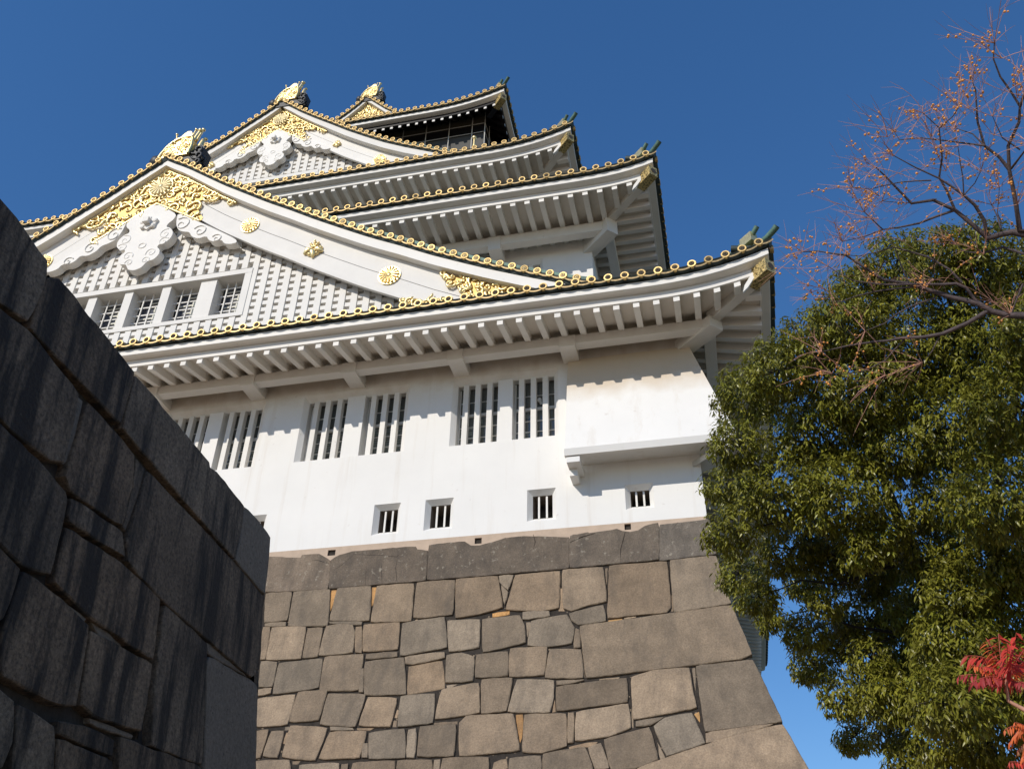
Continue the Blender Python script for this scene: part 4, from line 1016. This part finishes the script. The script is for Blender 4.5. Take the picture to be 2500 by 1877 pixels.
# ------------------------------------------------------------------ foreground wall in shade
FC = at_y(661, 1311, -12.0)
WD = np.array([-.0895, .996, 0.]); ED = np.array([-.08, -.08, 1.0]); ED /= np.linalg.norm(ED)
NF = np.cross(ED, WD); NF /= np.linalg.norm(NF)
if NF[0] < 0: NF = -NF
UPV = np.cross(NF, WD); UPV = UPV if UPV[2] > 0 else -UPV
def fpt(px, py):
    P = at_plane(px, py, FC, NF) - FC; return float(P @ WD), float(P @ UPV)
def Fq(p): return [fpt(x / 2.1371, 1100 + y / 2.1371) for x, y in p]
def Gq(p): return [fpt(x / 2.3729, 450 + y / 2.3729) for x, y in p]
def Sq(p): return [fpt(x, y) for x, y in p]
fs = [Sq([(597,1234),(626,1264),(661,1311),(648,1452),(574,1367),(588,1310)]),
 Sq([(332,913),(512,1128),(512,1140),(530,1151),(596,1234),(587,1300),(573,1365),(300,1046)]),
 Gq([(275,535),(345,540),(560,810),(783,1085),(775,1120),(705,1395),(175,835),(200,750)]),
 Gq([(-160,-120),(0,80),(100,190),(230,390),(280,440),(275,530),(200,740),(165,800),(0,690),(-160,520)]),
 Gq([(-160,560),(0,715),(165,838),(465,1215),(380,1620),(290,1600),(70,1430),(0,1345),(-160,1180)]),
 Gq([(472,1217),(512,1250),(420,1600),(385,1630)]),
 Fq([(464,-257),(705,22),(690,200),(640,395),(370,215),(342,130),(385,5)]),
 Fq([(708,32),(764,98),(655,430),(643,400),(694,200)]),
 Fq([(767,102),(1225,577),(1380,757),(1345,1163),(1320,1183),(1085,985),(850,785),(655,578),(657,470)]),
 Fq([(375,237),(640,422),(655,558),(360,370),(355,340)]),
 Fq([(347,392),(640,582),(840,772),(800,1093),(480,875),(290,690)]),
 Fq([(862,802),(1085,1002),(1060,1638),(790,1540),(808,1250),(850,850)]),
 Fq([(1092,990),(1200,1078),(1310,1180),(1100,1060)]),
 Fq([(1100,1072),(1330,1207),(1345,1230),(1330,1900),(1058,1900),(1085,1100)]),
 Fq([(59,-83),(200,42),(345,215),(355,250),(272,650),(120,600),(0,480),(-160,380),(-160,-200),(0,-155)]),
 Fq([(-160,400),(0,500),(115,612),(20,880),(0,900),(-160,800)]),
 Fq([(125,622),(200,668),(470,907),(400,1338),(300,1320),(20,1180),(0,1150),(18,950)]),
 Fq([(202,662),(340,762),(478,872),(460,905),(320,782)]), Fq([(490,882),(560,922),(660,1020),(540,968)]),
 Fq([(480,932),(640,1024),(800,1107),(740,1468),(490,1383),(420,1328)]), Fq([(802,1122),(808,1180),(772,1400),(742,1518)]),
 Fq([(-160,1130),(0,1240),(83,1302),(70,1520),(20,1660),(-160,1680)]), Fq([(97,1312),(290,1432),(280,1800),(60,1800)]),
 Fq([(305,1402),(480,1442),(600,1502),(590,1598),(300,1478)]), Fq([(487,1385),(720,1478),(710,1503),(490,1418)]),
 Fq([(300,1492),(590,1612),(600,1800),(290,1800)]), Fq([(622,1482),(780,1547),(1050,1642),(1050,1860),(610,1860)])]
light = {5: (1.6, 1.7, 1.8), 12: (1.5, 1.45, 1.35), 17: (2.0, 1.9, 1.6), 18: (2.0, 1.9, 1.6), 20: (1.5, 1.6, 1.7), 24: (2.0, 1.9, 1.6), 0: (1.5, 1.5, 1.5), 13: (1.9, 1.9, 1.95)}
fm = MB(); ft = []
def S_f(a, b, h):
    P = FC + WD * a + UPV * b + NF * h; return tuple(P)
for i, p in enumerate(fs):
    S2 = (lambda a, b, h: S_f(a, b, h - .05)) if i in (5, 12, 17, 18, 20, 24) else S_f
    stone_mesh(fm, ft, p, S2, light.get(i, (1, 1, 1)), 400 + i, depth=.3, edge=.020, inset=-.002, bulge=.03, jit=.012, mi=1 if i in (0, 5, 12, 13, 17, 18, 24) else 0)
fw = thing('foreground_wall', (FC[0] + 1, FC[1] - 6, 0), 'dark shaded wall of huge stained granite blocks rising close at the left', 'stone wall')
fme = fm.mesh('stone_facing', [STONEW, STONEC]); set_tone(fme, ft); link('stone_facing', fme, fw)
co = MB(); ins = .13                                   # solid core: return face towards the keep, flat top, back
def C_(a, b, into): return tuple(FC + WD * a + UPV * b - NF * ins - np.array([1, .0, 0]) * into)
bl = -(FC[2] + .3) / UPV[2]
e_ = ED @ WD / (ED @ UPV)
def endp(b, d): return np.array(FC + WD * (e_ * b - d) + UPV * b - NF * ins)
tp0, bt0 = endp(-.04, .1), endp(bl, .1); far = -22.0
tp1, bt1 = tp0 + WD * far, bt0 + WD * far; back_ = np.array([-14, -1.2, 0])
co.hexa([bt0, bt1, bt1 + back_, bt0 + back_, tp0, tp1, tp1 + back_, tp0 + back_])
co.build('wall_core', GAP, fw)
tt = MB(); tto = []                                    # cap stones' flat tops and the return face
rr = random.Random(8); a = -.1
while a > -22:
    l_ = rr.uniform(1.3, 2.2)
    for s_ in range(3):
        x0, x1 = -s_ * 1.5, -(s_ + 1) * 1.5 + .03
        p = [FC + WD * (a - .02) + np.array([x0 - .28, 0, -.05]), FC + WD * (a - l_ + .02) + np.array([x0 - .28, 0, -.05]), FC + WD * (a - l_ + .02) + np.array([x1 - .28, 0, -.05]), FC + WD * (a - .02) + np.array([x1 - .28, 0, -.05])]
        q = [v + np.array([0, 0, rr.uniform(.015, .035)]) for v in p]; b0 = len(tt.f); tt.hexa(p + q); tto += [(1, 1, 1, 1)] * (len(tt.f) - b0)
    a -= l_
NR = np.array([0.08, 1, .08]); NR /= np.linalg.norm(NR); UR = np.cross(np.array([1, 0, 0]), NR); UR = UR if UR[2] > 0 else -UR
def S_r(a, b, h): return tuple(FC + np.array([-1., 0, 0]) * a + (ED / ED[2]) * b + NR * h)
b = -.02; k = 0
while b > -8.4:
    h = rr.uniform(.9, 1.3); a = .03
    while a < 12:
        l_ = rr.uniform(.9, 1.8) if (a > .1 or k % 2) else 2.2
        stone_mesh(tt, tto, [(a, b), (a + l_, b), (a + l_, b - h), (a, b - h)], S_r, (1, 1, 1), 900 + k, depth=.2, edge=.08); a += l_ + .02; k += 1
    b -= h + .02
tme = tt.mesh('return_stones', STONEW); set_tone(tme, tto); link('return_stones', tme, fw)

# ------------------------------------------------------------------ trees
def leaves_mesh(name, material, P, D, U, Ln, Wd, cols, droop=.25):
    """P base points, D leaf directions, U leaf normals (n,3); a folded, drooping blade of 4 faces"""
    n = len(P); D = D / np.linalg.norm(D, axis=1)[:, None]
    S = np.cross(D, U); S /= np.linalg.norm(S, axis=1)[:, None] + 1e-9; Nn = np.cross(S, D)
    L = Ln[:, None]; W = Wd[:, None]
    v = np.empty((n, 8, 3), np.float32)
    mid = lambda t, dr: P + D * L * t - Nn * (L * dr)
    v[:, 0] = P; v[:, 1] = mid(.38, droop * .15) + S * W * .5 + Nn * W * .16; v[:, 2] = mid(.38, droop * .15); v[:, 3] = mid(.38, droop * .15) - S * W * .5 + Nn * W * .16
    v[:, 4] = mid(.72, droop * .5) + S * W * .36 + Nn * W * .1; v[:, 5] = mid(.72, droop * .5); v[:, 6] = mid(.72, droop * .5) - S * W * .36 + Nn * W * .1
    v[:, 7] = mid(1.0, droop)
    fc = [(0, 2, 1), (0, 3, 2), (1, 2, 5, 4), (2, 3, 6, 5), (4, 5, 7), (5, 6, 7)]
    loops = []; starts = []; tot = []; o = 0
    for f in fc: starts.append(o); tot.append(len(f)); loops += f; o += len(f)
    loops = np.array(loops); base_ = (np.arange(n) * 8)[:, None]
    me = bpy.data.meshes.new(name); me.vertices.add(n * 8); me.vertices.foreach_set('co', v.ravel())
    me.loops.add(n * len(loops)); me.loops.foreach_set('vertex_index', (base_ + loops).astype(np.int32).ravel())
    me.polygons.add(n * len(fc))
    me.polygons.foreach_set('loop_start', ((np.arange(n) * len(loops))[:, None] + np.array(starts)).astype(np.int32).ravel())
    me.polygons.foreach_set('loop_total', np.tile(np.array(tot, np.int32), n)); me.update(calc_edges=True); me.materials.append(material)
    c4 = np.ones((n, 4), np.float32); c4[:, :3] = cols; set_tone(me, np.repeat(c4, len(fc), 0))
    return me
rg = np.random.default_rng(5)
LOBES = [(1830,965,90),(1900,905,90),(1985,850,95),(2060,800,95),(2105,715,80),(2190,655,85),(2290,640,85),(2400,640,95),(2490,690,95),(2560,800,120),
 (1800,1085,72),(1775,1190,62),(1785,1300,68),(1805,1400,58),(1850,1460,52),(1880,1510,40),(1905,1200,115),(2000,1050,120),(2120,950,135),(2250,850,140),(2400,850,140),(2490,1000,130),(2350,1050,120),
 (2200,1090,115),(2050,1220,115),(1930,1340,85),(2450,1220,125),(2300,1230,80),(2150,1300,70),(1965,1545,55),(1985,1625,58),(2015,1470,48),(2070,1700,62),(2085,1800,45),(2130,1610,58),(2225,1500,58),(2400,1400,100),(2490,1500,90),
 (2330,1720,95),(2430,1800,105),(2310,1820,75),(2225,1850,55),(2190,1720,52),(2480,1640,80),(2170,1800,40),(2250,1630,50),(2120,1420,50),(2550,1350,120),(2560,1700,120),(2120,1520,75),(2200,1420,85),(2280,1340,85),(2330,1560,90),(2260,1720,75),(2160,1700,70),(2340,1450,80),(2400,1620,80),(2060,1560,60),(2200,1600,75),(2300,1640,70),(2045,1385,62),(1965,1425,48),(2010,1330,60),(2110,1340,60),(2180,1370,60)]
TD = 14.5
tree = thing('evergreen_tree', (3.6, -11.6, 0), 'dense dark green evergreen tree with glossy drooping leaves beside the keep', 'tree')
P, Dr, Up, Ls, Ws, Cs = [], [], [], [], [], []; lobes3 = []
for i, (x, y, r) in enumerate(LOBES):
    d = TD + rg.uniform(-1.0, 1.0) + (1.0 if y > 1380 and x < 2300 else 0) - (1.0 if x > 2250 else 0); c = at_d(x, y, d); R = r / FPX * d; lobes3.append((c, R))
    sparse = .95 if (y > 1250 and x < 2280 and y < 1850) else 1.0
    n = int(3700 * (R / .66) ** 2 * sparse / 7)
    q = rg.normal(size=(n, 3)); q /= np.linalg.norm(q, axis=1)[:, None]
    rad = R * (rg.uniform(.25, 1.0, n) ** .45) * rg.uniform(.85, 1.12, n)
    q[:, 2] = np.where(q[:, 2] < -.3, q[:, 2] * .7, q[:, 2])
    tw = c + q * rad[:, None]                          # twig ends, each with a spray of leaves
    lum = rg.uniform(.55, 1.3, n)
    young = rg.random(n) < .15
    for k in range(7):
        a = rg.uniform(0, 2 * math.pi, n)
        hd = np.stack([np.cos(a), np.sin(a), np.full(n, -.35)], 1) * .9 + q * .55 + rg.normal(size=(n, 3)) * .25 + np.array([0, 0, -.45])
        P.append(tw + rg.normal(size=(n, 3)) * .035); Dr.append(hd)
        Up.append(np.stack([rg.normal(0, .4, n), rg.normal(-.25, .4, n), np.ones(n)], 1) + q * .4)
        Ls.append(rg.uniform(.065, .122, n)); Ws.append(rg.uniform(.023, .038, n))
        bc = np.stack([.235 * lum, .228 * lum, .030 * lum], 1) * rg.uniform(.8, 1.2, (n, 1))
        bc[young] = np.array([.25, .26, .03]) * rg.uniform(.8, 1.15, (young.sum(), 1)); Cs.append(bc)
P, Dr, Up, Ls, Ws, Cs = (np.concatenate(a) for a in (P, Dr, Up, Ls, Ws, Cs))
link('crown', leaves_mesh('crown', LEAF, P, Dr, Up, Ls, Ws, Cs, .30), tree)
tk = MB(); b0 = np.array([3.7, -11.9, 0.0]); m1 = at_d(2350, 1720, TD + .2); m2 = at_d(2290, 1520, TD + .2); m3 = at_d(2220, 1330, TD + .1)
tk.tube([b0, b0 + (m1 - b0) * .5 + np.array([.1, 0, 0]), m1, m2, m3, at_d(2150, 1150, TD), at_d(2150, 900, TD)], [.26, .2, .15, .11, .085, .06, .03], 10)
tk.tube([m1, at_d(2420, 1450, TD), at_d(2440, 1100, TD), at_d(2400, 800, TD)], [.12, .09, .06, .03], 8)
hubs = [m1, m2, m3, at_d(2150, 1150, TD), at_d(2420, 1450, TD), at_d(2440, 1100, TD)]
tk2 = MB(); br = random.Random(9)
for c, R in lobes3:
    h = min(hubs, key=lambda q: np.linalg.norm(q - c)); mid = (h + c) / 2 + np.array([br.uniform(-.25, .25), br.uniform(-.2, .5), br.uniform(-.35, .3)]); m4 = (mid + c) / 2 + np.array([br.uniform(-.1, .1), br.uniform(-.1, .1), br.uniform(-.05, .18)]); m0 = (mid + h) / 2 + np.array([br.uniform(-.1, .1), br.uniform(-.1, .2), br.uniform(-.12, .12)])
    tk.tube([h, m0, mid, m4, c], [.034, .028, .02, .013, .007], 6)
    for k in range(9):
        v = np.array([br.gauss(0, 1), br.gauss(0, 1), br.gauss(.2, 1)]); v /= np.linalg.norm(v); s = c - (c - m4) * .02
        tk2.tube([s, s + v * R * .5 + np.array([0, 0, .03]), c + v * R * .9], [.012, .008, .004], 4, cap=False)
tk.build('trunk', BARK, tree); tk2.build('twig', BARK, tree)

# berry tree, leafless
def Rq(p): return [(1850 + x / 2.0769, y / 2.0769) for x, y in p]
def Tq(p): return [(1650 + x / 2.0765, 500 + y / 2.0765) for x, y in p]
CD = 11.0
bt = thing('berry_tree', (5.2, -14.5, 0), 'leafless tree with thin dark branches and hanging clusters of orange berries', 'tree')
BR = [(Rq([(1500,1200),(1350,1190),(1290,1177),(1230,1190),(1165,1210),(1130,1175),(1000,1066),(890,1015),(780,1032),(700,950),(600,850)]), .075, .012),
 (Rq([(1000,1066),(960,970),(920,900),(935,800),(920,650),(840,575)]), .028, .008), (Rq([(1160,1200),(1150,1120),(1100,1040),(1045,990),(920,905),(800,850),(690,790)]), .04, .009),
 (Rq([(1000,1066),(900,1100),(820,1132),(635,1165),(540,1075)]), .028, .009), (Rq([(635,1165),(540,1200),(430,1225)]), .016, .007),
 (Rq([(1330,1180),(1310,1040),(1275,860),(1270,740),(1325,620),(1330,540),(1230,390),(1195,300),(1200,220)]), .05, .01), (Rq([(1330,540),(1350,480),(1380,400)]), .03, .012),
 (Rq([(1275,860),(1150,740),(1115,620),(1105,460),(1090,420)]), .035, .008), (Rq([(1150,740),(960,715),(830,700),(720,710),(690,665)]), .02, .007), (Rq([(1150,740),(1090,680),(1000,650)]), .018, .007),
 (Rq([(1285,855),(1320,810),(1380,730)]), .025, .015), (Rq([(1045,990),(1040,900),(1015,740)]), .015, .007), (Rq([(1040,995),(1100,930),(1130,870)]), .015, .007), (Rq([(880,915),(720,925),(570,960),(480,950)]), .016, .006),
 (Rq([(905,1010),(840,1025),(740,1030),(630,1020)]), .014, .006), (Rq([(920,650),(990,590),(1020,545)]), .015, .006), (Rq([(1330,760),(1240,700),(1190,590)]), .018, .006), (Rq([(1240,1140),(1215,1080),(1225,950)]), .014, .006),
 (Tq([(2000,600),(1765,562),(1680,560),(1600,540),(1530,500),(1400,470),(1240,420),(1180,400),(1050,380),(960,320),(860,255),(720,235),(640,240)]), .085, .008),
 (Tq([(1530,500),(1470,420),(1420,400),(1200,402),(1060,405),(900,385),(820,345),(770,310)]), .035, .007), (Tq([(1450,395),(1390,330),(1280,265),(1180,235),(1100,215),(1020,240),(930,260),(860,255)]), .026, .007),
 (Tq([(1320,470),(1180,520),(1060,600),(960,640)]), .022, .008), (Tq([(1580,540),(1480,600),(1350,655),(1150,675),(1000,695),(870,715),(740,745)]), .05, .008), (Tq([(1340,660),(1300,740),(1250,800)]), .018, .006),
 (Tq([(1160,680),(1060,790),(960,840),(860,857),(790,855)]), .02, .006), (Tq([(1210,415),(1010,440),(840,490),(790,490),(750,425)]), .022, .006), (Tq([(1765,250),(1660,215),(1560,245),(1470,240),(1420,200)]), .03, .006),
 (Tq([(1180,400),(1140,300),(1110,215),(1050,150)]), .018, .006), (Tq([(1760,400),(1720,500),(1700,560)]), .02, .01), (Tq([(1900,140),(1740,130),(1730,0)]), .05, .03), (Tq([(1650,130),(1630,60),(1600,0)]), .02, .01), (Tq([(1310,270),(1310,380)]), .012, .006)]
bm = MB(); cr = random.Random(12); tips = []
for i, (p, r0, r1) in enumerate(BR):
    dd = CD + cr.uniform(-.3, .3) * (0 if i in (0, 5, 18) else 1); n = len(p)
    P3 = [at_d(x, y, CD + (dd - CD) * k / max(1, n - 1)) for k, (x, y) in enumerate(p)]
    # densify with slight kinks
    Q = [P3[0]]; 
    for a, b in zip(P3, P3[1:]):
        L = np.linalg.norm(b - a); m = max(1, int(L / .14))
        for k in range(1, m + 1): Q.append(a + (b - a) * k / m + (np.array([cr.gauss(0, .007), cr.gauss(0, .007), cr.gauss(0, .007)]) if k < m else 0))
    K = len(Q); bm.tube(Q, [(r0 + (r1 - r0) * k / (K - 1)) * .54 for k in range(K)], 7 if r0 > .02 else 5)
    tips.append((Q[-1], 1.0))
    for k in range(int(K * .35), K - 1):
        if cr.random() < (.42 if r0 < .04 else .20) * (.6 if i >= 18 else 1): tips.append((Q[k] + np.array([cr.gauss(0, .08), cr.gauss(0, .08), cr.gauss(0, .08)]), .7))
rootp = at_d(2700, 1100, CD + .3)
bm.tube([np.array([5.6, -15.2, 0]), rootp * .5 + np.array([5.6, -15.2, 0]) * .5 + np.array([.2, 0, 0]), rootp, at_d(2620, 760, CD)], [.2, .17, .13, .09], 10)
bm.tube([rootp, at_d(2640, 640, CD)], [.1, .06], 8)
bm.build('trunk', BARKP, bt)
stk = MB(); fr = MB()
for (c, s) in tips:
    out = c - at_d(2550, 900, CD); out /= np.linalg.norm(out) + 1e-6
    for k in range(int(cr.uniform(6, 10) * s)):        # fruiting stems: curved, forked, berries at the fork ends
        v = np.array([cr.gauss(0, 1), cr.gauss(0, .8), cr.gauss(.1, 1)]) * .75 + out * .75; v /= np.linalg.norm(v); L = cr.uniform(.18, .60)
        bend = np.array([cr.gauss(0, .35), cr.gauss(0, .3), cr.uniform(-.75, .25)])
        pt = lambda t: c + v * L * t + bend * L * t * t * .5
        stk.tube([pt(t) for t in (0, .25, .5, .75, 1.0)], [.0040, .0036, .0030, .0024, .0014], 3, cap=False)
        nb = cr.choice((0, 0, 0, 2, 4, 5))
        for j in range(nb):
            t = cr.uniform(.25, .8); q = np.array([cr.gauss(0, 1), cr.gauss(0, 1), cr.gauss(-.4, .8)]); q /= np.linalg.norm(q)
            e = pt(t) + q * cr.uniform(.02, .075); stk.tube([pt(t), (pt(t) + e) / 2 + np.array([0, 0, .008]), e], [.0024, .002, .0016], 3, cap=False)
            fr.ball(e, cr.uniform(.010, .0155), 0, 6, 4)
        for j in range(2):
            t = cr.uniform(.3, .7); q = v * .7 + np.array([cr.gauss(0, .5), cr.gauss(0, .5), cr.gauss(0, .5)])
            stk.tube([pt(t), pt(t) + q * .10, pt(t) + q * .2 + bend * .06], [.0024, .0019, .001], 3, cap=False)
stk.build('fruit_stalk', STALK, bt, kind='stuff'); fr.build('berry', BERRY, bt, kind='stuff')

# red-leaved sapling at the right edge
def Uq(x, y): return (1650 + x / 2.2847, 1150 + y / 2.2847)
RD = 8.2
rt = thing('sumac_sapling', (2.9, -18.4, 0), 'slender sapling with scarlet feathery compound leaves at the right edge', 'sapling')
P, Dr, Up, Ls, Ws, Cs = [], [], [], [], [], []; sm = MB(); rs = MB()
rgr = random.Random(2)
def frond(p0, p1, sag, col, n=11, dz=0.0):
    p0 = (p0[0] + rgr.uniform(-14, 14), p0[1] + rgr.uniform(-6, 34)); a = at_d(*p0, RD); b = at_d(*p1, RD + dz); L = np.linalg.norm(b - a); Q = []
    for i in range(n + 1):
        t = i / n; Q.append(a + (b - a) * t + np.array([0, 0, sag * L * math.sin(math.pi * t) * 1.0]))
    rs.tube(Q, .0034, 4)
    for i in range(2, n + 1):
        d = Q[i] - Q[i - 1]; d /= np.linalg.norm(d); sd = np.cross(d, np.array([0, -.45, .9])); sd /= np.linalg.norm(sd)
        for s in ((-1, 1) if i < n else (0,)):
            P.append(Q[i]); Dr.append(sd * s * .8 + d * .5 + np.array([rgr.gauss(0, .15), rgr.gauss(0, .15), -.75 + rgr.gauss(0, .15)])); Up.append(np.array([rgr.gauss(0, .25), -.5 + rgr.gauss(0, .25), .8]))
            Ls.append(rgr.uniform(.13, .18) * L / .48 * (1 - .35 * (i / n) ** 3)); Ws.append(rgr.uniform(.026, .034) * L / .48)
            v = rgr.uniform(.75, 1.2); Cs.append(np.array(col) * v)
RED = (.62, .065, .045); ORG = (.72, .17, .05); DRED = (.45, .06, .06)
hub = Uq(1845, 1130)
for tx, ty, sag, cl in ((1610, 1030, .10, RED), (1580, 1140, .12, DRED), (1640, 1185, .10, DRED), (1730, 930, .05, ORG), (1800, 905, .05, RED), (1900, 900, .05, RED), (1980, 950, .05, RED), (2010, 1030, .05, RED), (1960, 1190, .10, DRED), (1770, 1195, .08, RED), (1890, 1200, .08, RED), (1700, 1090, .12, RED), (1960, 1100, .08, ORG), (1650, 1080, .1, ORG), (1740, 1010, .06, RED), (1850, 960, .06, RED), (1690, 1180, .1, RED)):
    frond(hub, Uq(tx, ty), sag, cl, dz=rgr.uniform(-.35, .35))
hub2 = Uq(2010, 1430)
for tx, ty, sag, cl in ((1835, 1440, .16, ORG), (1860, 1520, .16, ORG), (1900, 1570, .1, (.40, .16, .06)), (1890, 1400, .12, ORG), (2050, 1350, .1, RED), (1940, 1600, .1, ORG)):
    frond(hub2, Uq(tx, ty), sag, cl, dz=rgr.uniform(-.3, .3))
hub3 = Uq(2030, 1660)
for tx, ty, sag, cl in ((1860, 1620, .14, RED), (1880, 1690, .12, DRED), (1940, 1740, .1, RED), (1960, 1600, .1, RED)): frond(hub3, Uq(tx, ty), sag, cl, dz=rgr.uniform(-.2, .2))
P, Dr, Up, Ls, Ws, Cs = (np.array(a) for a in (P, Dr, Up, Ls, Ws, Cs))
link('red_leaf', leaves_mesh('red_leaf', REDLEAF, P, Dr, Up, Ls, Ws, Cs, .25), rt, kind='stuff')
j1 = at_d(*Uq(1855, 1280), RD); j2 = at_d(*Uq(1945, 1330), RD); j3 = at_d(*Uq(2080, 1420), RD)
gr = np.array([2.9, -18.5, 0.0])
sm.tube([at_d(*hub, RD), at_d(*Uq(1843, 1200), RD), j1, j2, j3, (j3 + gr) / 2 + np.array([.15, 0, 0]), gr], [.008, .010, .014, .018, .022, .03, .035], 6)
sm.tube([at_d(*hub2, RD), j3], .01, 5); sm.tube([at_d(*hub3, RD), at_d(*Uq(2120, 1700), RD), (j3 + gr) / 2 + np.array([.15, 0, 0])], .01, 5)
sm.build('stem', STALK, rt); rs.build('leaf_stalk', mat('red_leaf_stalk', (0.40, 0.08, 0.05), 0.6), rt, kind='stuff')
